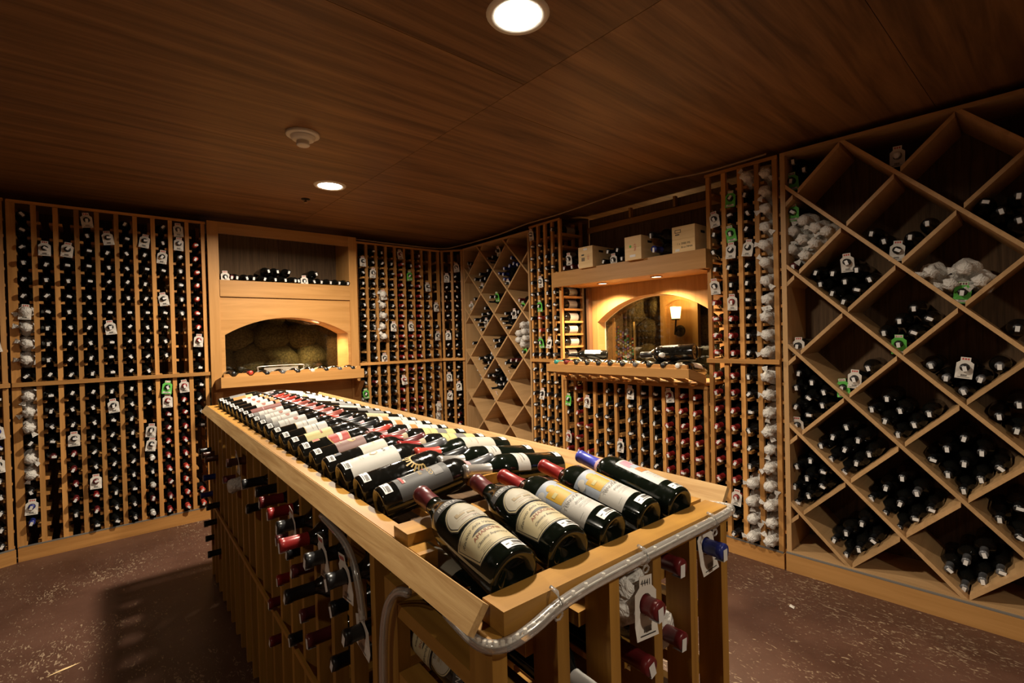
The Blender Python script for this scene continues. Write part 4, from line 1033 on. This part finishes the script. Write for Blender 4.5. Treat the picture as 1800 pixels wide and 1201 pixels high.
def isl_world(p): return IM @ Vector(p)
def solve_p(px, py, fn, lo=.02, hi=.13):
    best = None
    for k in range(23):
        p = lo+(hi-lo)*k/22; x, y, z = proj(fn(p)); d = abs(x-px)+.5*abs(y-py)
        if best is None or d < best[0]: best = (d, p)
    return best[1]
def island_side_bottles():
    pts = [(165, 95, 'brown', 'w'), (150, 190, 'maroon', None), (240, 190, 'black', None), (315, 222, 'black', None), (335, 265, 'dark red', None), (370, 310, 'red', None), (265, 330, 'black', None), (415, 375, 'black', 'w'), (432, 425, 'maroon', None),
           (425, 485, 'red', None), (565, 500, 'black', 'w'), (478, 555, 'black', None), (495, 625, 'maroon', None), (440, 650, 'red', None), (660, 590, 'black', 'w'), (458, 750, 'black', None), (413, 840, 'dark red', None), (548, 820, 'maroon', None), (683, 830, 'black', None),
           (490, 925, 'black', None), (425, 1005, 'dark red', None), (567, 1010, 'maroon', None), (750, 970, 'black', '4138'), (718, 1045, 'black', None), (185, 222, 'black', 'wrap'),
           (10, 45, 'black', None), (38, 38, 'brown', None), (42, 95, 'brown', None), (50, 185, 'blue', None), (20, 268, 'blue', None), (42, 320, 'black', None), (45, 400, 'black', None), (62, 475, 'black', None), (72, 545, 'black', None)]
    used = set()
    for zx, zy, c, tg in pts:
        px, py = 340+zx/2.853, 780+zy/2.853
        best = None
        for ci in range(19):
            for ri, z in enumerate(ROWS):
                if (ci, ri) in used: continue
                y = YC[ci]+.061
                fn = lambda p: isl_world((-p, y, z+.033))
                p = solve_p(px, py, fn, .02, .12 if px > 380 else .05); q = proj(fn(p)); d = math.hypot(q[0]-px, q[1]-py)
                if best is None or d < best[0]: best = (d, ci, ri, p)
        d, ci, ri, p = best; used.add((ci, ri)); y = YC[ci]+.061; z = ROWS[ri]+.033
        spin = random.uniform(-.5, .5)
        m = IM @ Matrix.Translation((.30-p, y, z)) @ Matrix.Rotation(-math.pi/2, 4, 'Z') @ RX90 @ Matrix.Rotation(spin, 4, 'Z')
        tb = empty('island_bottle', m); b, c_, s_ = bin_parts(c); obj('body', b, tb); obj('price_sticker', s_, tb)
        obj('capsule', c_, tb)
        if tg == 'wrap': obj('tissue_wrap', WRAPS[2], tb)
        elif tg: put_tag(tb, tg, spin, .262, .25, .12)
        what = f'{c.replace(" ", "-")}-capped bottle' + (' with tag 4138' if tg == '4138' else ' in tissue' if tg == 'wrap' else ' with tag' if tg else '')
        tag(tb, f'{what} in island side, {ORD[ci]} column from corner, {ORD[ri]} row down', 'bottle', 'bottles in the side of the island')
    # near end
    ends = [(1275, 985, 'blue', '4221', 4, 0, 0), (1200, 1012, 'dark red', None, 3, 0, 0), (1160, 1072, 'dark red', '4441', 2, 0, 1), (1197, 1108, 'dark red', None, 3, 1, 1), (1143, 1172, 'dark red', None, 2, 1, 0), (1064, 1192, 'white', None, 1, 1, 0)]
    words = ['second', 'third', 'fourth', 'fifth', 'sixth', 'seventh']
    for i, (px, py, c, tg, ci, ri, wr) in enumerate(ends):
        x = FX[ci]+.058; z = FROWS[ri]+.034
        fn = lambda p: isl_world((x, -p, z))
        z += {2: -.022, 3: -.012}.get(i, 0); fn = lambda p: isl_world((x, -p, z))
        p = solve_p(px, py, fn, .01, .15); spin = random.uniform(-.4, .4)
        m = IM @ Matrix.Translation((x, .30-p, z)) @ RX90 @ Matrix.Rotation(spin, 4, 'Z')
        tb = empty('island_bottle', m); b, c_, s_ = bin_parts(c); obj('body', b, tb); obj('capsule', c_, tb); obj('price_sticker', s_, tb)
        if wr:
            wv = wrap_mesh(40+i, .17, BORD, 2.2); o = obj('tissue_wrap', wv, tb, loc=(0, 0, -.045))
        if tg: put_tag(tb, tg, spin, .262 if not wr else .272, .3, -.1)
        what = f'{c.replace(" ", "-")}-capped bottle' + (f' with tag {tg}' if tg == '4441' else ' with tag' if tg else '') + (' in torn tissue' if wr else '')
        tag(tb, f'{what} in island near end, {ORD[ci]} column, {ORD[ri]} row', 'bottle', 'bottles in the near end of the island')
island_side_bottles()

# ------------------------------------------------------------------ bottles on the island top
TI = R_(9.5)
def top_m(side, pos, roll=0.0, tilt=TI, yaw_=0.0, zb=.956):
    if side == 'L': base = Vector((.056, pos, zb)); d = Vector((math.cos(tilt), yaw_, math.sin(tilt)))
    elif side == 'R': base = Vector((IW-.056, pos, zb)); d = Vector((-math.cos(tilt), yaw_, math.sin(tilt)))
    else: base = Vector((pos, .052, zb)); d = Vector((yaw_, math.cos(tilt), math.sin(tilt)))
    return frame_m(isl_world(base), IM3 @ d, (0, 0, 1), roll)
GI = 'bottles displayed on the island top'
BERT = [('L', .030, .092, .114, 'blk', .012, 0, 'trap'), ('p', .0320, .0900, .1105, 0, 'cream', .012, 'trap'), ('p', .0345, .0875, .1045, 0, 'ink', .012, 'trap'), ('p', .0356, .0864, .1018, 0, 'cream', .012, 'trap'),
        ('t', 'Recioto della Valpolicella', .0090, .3, 0, .0835, 0, 'ink', .006), ('p', .0745, .0752, .045, 0, 'ink', .006, 'rect'), ('t', 'AMARONE', .0105, 0, 0, .0640, 0, 'rust', .005), ('t', 'Classico Superiore', .0075, .3, 0, .0515, 0, 'ink', .004),
        ('p', .0375, .0380, .020, -.018, 'ink', 0, 'rect'), ('p', .0405, .0410, .016, -.018, 'ink', 0, 'rect'), ('p', .0435, .0440, .022, -.018, 'ink', 0, 'rect'),
        ('L', .106, .166, .080, 'blk', .0, 0, 'dome'), ('p', .1080, .1640, .0760, 0, 'cream', 0, 'dome'), ('p', .1100, .1620, .0710, 0, 'ink', 0, 'dome'), ('p', .1110, .1610, .0685, 0, 'pale', 0, 'dome'),
        ('p', .1240, .1246, .040, 0, 'tan', 0, 'rect'), ('p', .129, .1335, .016, -.008, 'tan', 0, 'rect'), ('p', .129, .1375, .006, -.014, 'tan', 0, 'rect'), ('p', .126, .131, .014, .010, 'tan', 0, 'rect'), ('p', .136, .1366, .026, .006, 'tan', 0, 'rect'), ('p', .119, .1196, .030, .002, 'rust', 0, 'rect')]
def bert(year): return BERT + [('t', year, .0065, 0, .012, .1145, 0, 'ink'), ('L', .170, .191, .086, 'char', 0, 0, 'rect'), ('t', 'BERTANI', .0150, 0, 0, .1803, 0, 'white')]
display_bottle(top_m('F', .080, -.22, R_(9.5), .02), BURG, 'maroon', bert('1976'), 'green amarone bottle with cream labels dated 1976, at the island corner', GI, GREEN, zc=.248, seg=40, pspin=.38)
display_bottle(top_m('F', .193, -.18, R_(9), .08), BURG, 'maroon', bert('1982'), 'amarone bottle with cream labels dated 1982, second along the near end', GI, GREEN, zc=.248, seg=40, pspin=.38)
TEN = [('L', .040, .165, .098, 'white', 0, 0, 'rect'), ('p', .098, .1645, .0975, 0, 'sky', 0, 'rect'), ('p', .100, .140, .034, -.014, 'amber', 0, 'rect'), ('p', .140, .152, .020, -.010, 'amber', 0, 'dome'), ('p', .098, .150, .030, .026, 'amber', 0, 'rect'), ('p', .120, .128, .012, -.020, 'yellow', 0, 'rect'),
       ('p', .098, .110, .014, .040, 'olive', 0, 'oval'), ('p', .142, .158, .018, -.034, 'white', 0, 'oval'), ('p', .135, .150, .016, -.040, 'white', 0, 'oval'), ('p', .098, .0985, .095, 0, 'white', 0, 'rect'),
       ('t', 'TENUTA', .0105, 0, -.012, .090, 0, 'ink'), ('t', 'TRI', .0100, 0, .028, .090, 0, 'ink'), ('t', 'ROSSO', .0070, 0, -.004, .076, 0, 'ink'), ('p', .066, .0666, .032, 0, 'ink', 0, 'rect'), ('p', .060, .0606, .024, 0, 'ink', 0, 'rect'), ('p', .050, .0506, .014, -.03, 'ink', 0, 'rect')]
display_bottle(top_m('F', .305, -.16, R_(9), -.07), BORD, 'red', TEN, 'red-capped bottle with yellow house picture label, third along the near end', GI, GREEN, key='ten')
display_bottle(top_m('F', .411, -.12, R_(9), -.02), BORD, 'red', TEN, 'red-capped bottle with yellow house picture label, fourth along the near end', GI, GREEN, key='ten')
PIK = [('L', .045, .165, .060, 'white', 0, .004, 'rect'), ('p', .128, .160, .022, -.008, 'pink', 0, 'rect'), ('p', .108, .134, .026, .000, 'sky', 0, 'rect'), ('p', .098, .118, .020, -.004, 'orange', 0, 'rect'), ('p', .112, .124, .012, .018, 'blue', 0, 'rect'), ('p', .120, .128, .014, .022, 'yellow', 0, 'rect')] + [('p', .088-.007*k, .0886-.007*k, .034-.004*(k % 3), .006, 'ink', 0, 'rect') for k in range(5)]
display_bottle(top_m('F', .514, .12, R_(9), .06), BORD, 'indigo', PIK, 'indigo-capped bottle with colourful patchwork label, last along the near end', GI, GREEN, key='pik', band='blush')

WHITE_RED = [('L', .050, .150, .092, 'white', 0, 0, 'rect'), ('p', .105, .122, .026, 0, 'rust', 0, 'oval'), ('p', .085, .0862, .05, 0, 'rust', 0, 'rect'), ('p', .072, .0728, .045, 0, 'ink', 0, 'rect'), ('L', .030, .049, .09, 'grey', 0, 0, 'rect')]
WHT = [('L', .080, .155, .090, 'white', 0, 0, 'rect'), ('p', .120, .122, .05, 0, 'ink', 0, 'rect'), ('p', .105, .1062, .04, 0, 'tan', 0, 'rect'), ('p', .0805, .0825, .089, 0, 'gold', 0, 'rect')]
FIVE = [('L', .085, .160, .090, 'white', 0, 0, 'rect'), ('p', .110, .128, .03, 0, 'rust', 0, 'oval'), ('L', .170, .190, .09, 'orange', 0, 0, 'rect')]
left = [
 ('grey', [('L', .040, .165, .094, 'char', 0, 0, 'rect'), ('t', 'MICO', .014, 0, -.004, .122, 0, 'gold'), ('t', 'BASI', .010, 0, -.006, .100, 0, 'gold'), ('p', .128, .150, .030, .004, 'grey', 0, 'rect'), ('p', .070, .094, .004, -.012, 'white', 0, 'rect'), ('p', .052, .058, .030, -.006, 'red', 0, 'rect'), ('p', .058, .061, .010, .004, 'white', 0, 'rect'), ('p', .111, .114, .018, -.018, 'red', 0, 'rect')], 'blush', BORD, 'charcoal label bottle with gold letters, pink neck band, beside the corner bottle', GLASS),
 ('black', None, None, BORD, 'black bottle with gold sunburst, second along the pine board', GLASS),
 ('grey', [('L', .022, .150, .094, 'white', 0, 0, 'rect'), ('t', 'OTTO', .009, 0, -.022, .038, 0, 'tan'), ('t', 'TTOP', .009, 0, -.012, .140, 0, 'tan'), ('p', .082, .104, .018, -.008, 'tan', 0, 'oval'), ('p', .086, .100, .012, -.008, 'white', 0, 'oval'), ('p', .118, .124, .008, -.016, 'grey', 0, 'rect'), ('p', .118, .124, .006, -.004, 'grey', 0, 'rect'), ('p', .055, .0556, .03, -.01, 'tan', 0, 'rect'), ('p', .062, .0626, .03, -.01, 'tan', 0, 'rect')], None, BURG, 'grey-capped bottle with long plain white label, third along the pine board', GLASS),
 ('maroon', [('L', .100, .172, .092, 'ivory', 0, 0, 'rect'), ('t', 'ERO', .010, 0, -.006, .140, 0, 'gold'), ('L', .024, .048, .040, 'navy', 0, -.016, 'rect'), ('p', .034, .036, .022, -.016, 'gold', 0, 'rect')], None, BORD, 'maroon-capped bottle with ivory shoulder label and small navy strip', GLASS),
 ('mauve', [('L', .070, .155, .090, 'mauve', 0, 0, 'rect'), ('p', .108, .130, .030, -.004, 'gold', 0, 'shield'), ('p', .120, .127, .022, -.004, 'mauve', 0, 'rect'), ('p', .085, .089, .02, -.006, 'tan', 0, 'rect')], 'blush', BORD, 'mauve label bottle with gold crest, fifth along the pine board', GLASS),
 ('orange red', [('L', .084, .150, .086, 'gold', 0, 0, 'shield'), ('p', .087, .148, .078, 0, 'red', 0, 'shield'), ('p', .116, .124, .05, 0, 'white', .004, 'rect'), ('L', .040, .062, .034, 'gold', 0, -.016, 'rect'), ('p', .0415, .0605, .030, -.016, 'red', 0, 'rect')], 'blush', BORD, 'bottle with red shield label edged gold and bright red capsule', GLASS),
 ('black', [('L', .050, .135, .088, 'yellow', 0, 0, 'rect'), ('p', .098, .104, .03, 0, 'rust', 0, 'rect')], None, BORD, 'black-capped bottle with pale yellow label, seventh along the pine board', GLASS),
 ('black', WHT, None, BORD, 'white label bottle with gold edge, eighth along the pine board', GLASS), ('black', WHT, None, BORD, 'white label bottle with gold edge, ninth along the pine board', GLASS),
] + [('rose', WHITE_RED, None, BORD, f'white label bottle with red crest and grey strip, {ORD[9+k]} along the pine board', GLASS) for k in range(4)] + [
 ('rose', [('L', .040, .170, .092, 'brick', 0, 0, 'rect'), ('p', .09, .093, .06, 0, 'blush', 0, 'rect')], None, BORD, 'bottle with long brick red label, fourteenth along the pine board', GLASS)] + [
 ('orange red', FIVE, None, BORD, f'white label bottle with orange shoulder strip, {ORD[14+k]} along the pine board', GLASS) for k in range(4)] + [
 ('black', [('L', .06, .12, .08, 'orange', 0, 0, 'rect'), ('L', .121, .155, .08, 'yellow', 0, 0, 'rect')], None, BORD, 'bottle with orange and yellow label near the island far end', GLASS),
 ('silver', [('L', .06, .14, .08, 'grey', 0, 0, 'rect')], 'blush', BORD, 'grey label bottle last along the pine board', GLASS)]
KEYS = {}
for k, (c, lay, band, prof, lab, gl) in enumerate(left):
    y = .485+.1165*k
    m = top_m('L', y, random.uniform(-.05, .08)+.26, TI+R_(random.uniform(-.6, .8)), -.03)
    if lay is None:
        t = display_bottle(m, prof, c, [], lab, GI, gl)
        # gold sunburst: rays round a half disc on the shoulder
        mb = MB(); R = .0375
        def pt(s, tt, e=.0012): r = prof_r(prof, tt)+e; a = s/R; return (r*math.sin(a), -r*math.cos(a), tt)
        for i in range(13):
            a = R_(-10+i*16.5); c0, c1 = .023, (.040 if i % 2 else .034); cs, ct = .004, .155
            da = R_(5.0)
            f4 = [pt(cs-c0*math.cos(a-da), ct-c0*math.sin(a-da)), pt(cs-c0*math.cos(a+da), ct-c0*math.sin(a+da)), pt(cs-c1*math.cos(a+da*.6), ct-c1*math.sin(a+da*.6)), pt(cs-c1*math.cos(a-da*.6), ct-c1*math.sin(a-da*.6))]
            mb.add(f4, [(0, 1, 2, 3)], 0)
        n_ = 12
        ring = [pt(.004-.0235*math.cos(R_(-10+i*18)), .155-.0235*math.sin(R_(-10+i*18))) for i in range(n_)]; ring2 = [pt(.004-.0195*math.cos(R_(-10+i*18)), .155-.0195*math.sin(R_(-10+i*18))) for i in range(n_)]
        for i in range(n_-1): mb.add([ring[i], ring[i+1], ring2[i+1], ring2[i]], [(0, 1, 2, 3)], 0)
        obj('sunburst', mb.build('sunburst', [colm('gold')]), t)
    else:
        kk = id(lay); display_bottle(m, prof, c, lay, lab, GI, gl, key=f'left{kk}', band=band)
    if k > 19: break

SIL = [('L', .125, .165, .100, 'white', 0, 0, 'rect'), ('p', .14, .142, .05, 0, 'ink', 0, 'rect'), ('p', .150, .1512, .06, 0, 'tan', 0, 'rect')]
RED_C = [('L', .060, .165, .094, 'ivory', 0, 0, 'rect'), ('p', .12, .1215, .06, 0, 'rust', 0, 'rect'), ('p', .14, .1412, .05, 0, 'tan', 0, 'rect')]
YEL = [('L', .045, .165, .094, 'yellow', 0, 0, 'rect'), ('p', .080, .115, .050, 0, 'grey', 0, 'rect'), ('p', .14, .143, .05, 0, 'olive', 0, 'rect')]
ORW = [('L', .045, .165, .094, 'white', 0, 0, 'rect'), ('p', .125, .150, .034, -.01, 'orange', 0, 'rect'), ('p', .070, .072, .05, 0, 'ink', 0, 'rect')]
OVL = [('L', .070, .165, .090, 'cream', 0, 0, 'shield'), ('p', .11, .112, .04, 0, 'tan', 0, 'rect')]
PLN = [('L', .050, .150, .090, 'ivory', 0, 0, 'rect')]
DRK = [('L', .040, .110, .090, 'grey', 0, 0, 'rect')]
right = [('silver', SIL, None, 'silver-capped bottle with white shoulder label, opposite row, next to the near end'), ('silver', SIL, None, 'silver-capped bottle with white shoulder label, opposite row, second from near end'),
         ('orange red', RED_C, None, 'bright red-capped bottle with ivory label, opposite row, third from near end'), ('red', YEL, 'tan', 'red-capped bottle with yellow label, opposite row, fourth from near end'), ('red', YEL, 'tan', 'red-capped bottle with yellow label, opposite row, fifth from near end'),
         ('mauve', ORW, None, 'white label bottle with orange block, opposite row, sixth from near end'), ('black', ORW, None, 'white label bottle with orange block, opposite row, seventh from near end'), ('black', ORW, 'blush', 'white label bottle with orange block, opposite row, eighth from near end'),
         ('grey', OVL, 'blush', 'dark bottle with cream shield label and pink band, opposite row, ninth from near end'), ('orange red', DRK, None, 'grey label bottle with red capsule, opposite row, tenth from near end'), ('black', DRK, 'blush', 'grey label bottle with pink band, opposite row, eleventh from near end')] + [
         (c, l, b, f'{n} label bottle with pink band, opposite row, {ORD[11+i]} from near end') for i, (c, l, b, n) in enumerate([('grey', PLN, 'blush', 'ivory'), ('black', DRK, 'blush', 'grey'), ('grey', DRK, 'blush', 'grey'), ('black', PLN, 'blush', 'ivory'), ('mauve', PLN, 'blush', 'ivory'), ('black', ORW, 'blush', 'orange and white'), ('black', PLN, 'blush', 'ivory'), ('black', OVL, 'blush', 'cream'), ('black', PLN, 'blush', 'ivory')])]
for k, (c, lay, band, lab) in enumerate(right):
    y = .445+.1165*k
    prof = BURG if k in (2,) else BORD
    display_bottle(top_m('R', y, random.uniform(-.08, .08)-.15, R_(8.5+random.uniform(-.6, .6))), prof, c, lay, lab, GI, GREEN if k < 3 else GLASS, key=f'right{id(lay)}{prof is BURG}', band=band)
# two bottles stored inside the near corner of the island
display_bottle(frame_m(isl_world((.072, .325, .768)), IM3 @ Vector((0, -1, 0)), (-.8, .1, .6), 0), BURG, 'maroon', bert('1976'), 'cream labelled bottle stored inside the island corner below the fascia', 'bottles stored inside the island', GREEN, zc=.248)
display_bottle(frame_m(isl_world((.072, .345, .885)), IM3 @ Vector((0, -1, 0)), (-.5, .1, .8), 0), BORD, 'gold', [('L', .05, .16, .1, 'pale', 0, 0, 'rect')], 'gold-capped bottle stored just under the island top corner', 'bottles stored inside the island', GREEN)

# ================================================================== bottles lying in the wall racks
def build_specs():
    n_plain = 0; rest = []
    SPECS.sort(key=lambda s: -s['size'])
    for s in SPECS:
        red_ = s['cap'] in ('red', 'dark red', 'orange red', 'maroon')
        nm = 'wrapped_bottle' if s['wrap'] else 'tagged_bottle' if s['tag'] else 'red_capsule_bottle' if red_ else 'wine_bottle'
        if nm == 'wine_bottle':
            n_plain += 1
            if n_plain > 310: rest.append(s); continue
        o = obj(nm, rack_bottle_mesh(s['cap'], sticker=not s['wrap'], lab=s.get('lab', False)), mat4=s['M'])
        tag(o, s['label'], 'bottle', s['group'])
        if s['wrap']: obj('tissue_wrap', WRAPS[hash_i(s['label']) % 6], o)
        if s['tag']: put_tag(o, s['tag'], s.get('spin', 0.0), .285, .18)
    if rest:
        m = MB(); ref = rack_bottle_mesh('black'); vs = [v.co.copy() for v in ref.vertices]; fs = [tuple(p.vertices) for p in ref.polygons]; mi = [p.material_index for p in ref.polygons]
        for s in rest:
            n = len(m.v); m.v += [tuple(s['M'] @ v) for v in vs]; m.f += [tuple(a+n for a in f) for f in fs]; m.i += mi
        o = obj('more_wine_bottles', m.build('more_wine_bottles', [GLASS, cap('black'), STICK], True)); tag(o, 'remaining black-capped bottles deep in the far racks', 'bottles', kind='stuff')
    print('RACK BOTTLES', len(SPECS), 'stuff', len(rest))
def hash_i(s): return sum(ord(c)*(i+1) for i, c in enumerate(s))
build_specs()

# ================================================================== ceiling fittings
def downlight(i, x, y, label):
    t = empty('ceiling_downlight', Matrix.Translation((x, y, CEIL))); tag(t, label, 'lamp')
    obj('trim_ring', mesh('trim_ring', *lathe([(-.0005, .070), (-.007, .074), (-.008, .092), (-.0005, .098)], 32), WHITEP, smooth=True), t)
    v, f = disc_vf(.071, -.004, 32); obj('lens', mesh('lens', v, f, LENS), t)
    ld = bpy.data.lights.new('downlight_lamp', 'AREA'); ld.shape = 'DISK'; ld.size = .13; ld.energy = DOWN_W[i]; ld.color = WARM; ld.spread = R_(165)
    lo = bpy.data.objects.new('downlight_lamp', ld); C.objects.link(lo); lo.parent = t; lo.location = (0, 0, -.010)
for i, (x, y) in enumerate(DOWNLIGHTS):
    downlight(i, x, y, ['bright recessed downlight above the near end of the island', 'bright recessed downlight above the far end of the island', 'recessed downlight behind the viewer over the aisle', 'added dim fill lamp built as a downlight beside the island'][i])
sd = empty('smoke_detector', Matrix.Translation((.764, 2.39, CEIL))); tag(sd, 'round white smoke detector on the plywood ceiling', 'smoke detector')
obj('base_plate', mesh('base_plate', *lathe([(-.0005, .075), (-.010, .076), (-.014, .070), (-.016, .0)], 32), WHITEP, smooth=True), sd)
obj('housing', mesh('housing', *lathe([(-.0165, .056), (-.030, .050), (-.036, .040), (-.036, 0)], 32), WHITEP, smooth=True), sd)
obj('sensor_cap', mesh('sensor_cap', *lathe([(-.0365, .028), (-.048, .029), (-.054, .031), (-.058, .027), (-.058, 0)], 28), WHITEP, smooth=True), sd)
sp = empty('sprinkler_head', Matrix.Translation((1.118, 3.479, CEIL))); tag(sp, 'small dark sprinkler head on ceiling near the far downlight', 'sprinkler')
obj('escutcheon', mesh('escutcheon', *lathe([(-.0005, .03), (-.006, .026), (-.008, 0)], 20), IRON, smooth=True), sp)
obj('deflector', mesh('deflector', *lathe([(-.008, .008), (-.022, .008), (-.024, .016), (-.026, 0)], 14), plain('brass', (.4, .26, .12), .4, .6), smooth=True), sp)

# cable draped over the rack tops towards the ceiling
cb = smooth_path([(1.80, 4.275, 2.232), (2.2, 4.27, 2.228), (2.69, 4.262, 2.232), (2.80, 4.09, 2.24), (2.815, 3.5, 2.245), (2.79, 3.05, 2.262), (2.78, 2.66, 2.262), (2.76, 2.2, 2.272), (2.765, 1.8, 2.284), (2.80, 1.45, 2.270), (2.80, 1.1, 2.272)], 6)
tag(obj('cable', mesh('cable', *tube_vf(cb, .006, 6), plain('cable_tan', (.30, .20, .11), .6), smooth=True)), 'tan cable draped along the tops of the racks', 'cable')
# litter on the floor
def chip(name, x, y, sx, sy, rz, m, lab, cat):
    v = [(-sx, -sy*.6, .002), (sx*.2, -sy, .002), (sx, sy*.3, .002), (-sx*.2, sy, .002), (0, 0, .006)]
    o = obj(name, mesh(name, v, [(0, 1, 4), (1, 2, 4), (2, 3, 4), (3, 0, 4), (3, 2, 1, 0)], m), mat4=Matrix.Translation((x, y, .0)) @ Matrix.Rotation(rz, 4, 'Z')); tag(o, lab, cat)
q = at_plane(1392, 1067, (0, 0, 0), (0, 0, 1)); chip('paper_scrap', q.x, q.y, .02, .012, .4, PAPER, 'pale paper scrap on the floor before the large bins', 'litter')
q = at_plane(112, 1178, (0, 0, 0), (0, 0, 1)); chip('wood_splinter', q.x, q.y, .055, .006, .2, crate(0), 'thin yellow wood splinter on the open floor', 'litter')
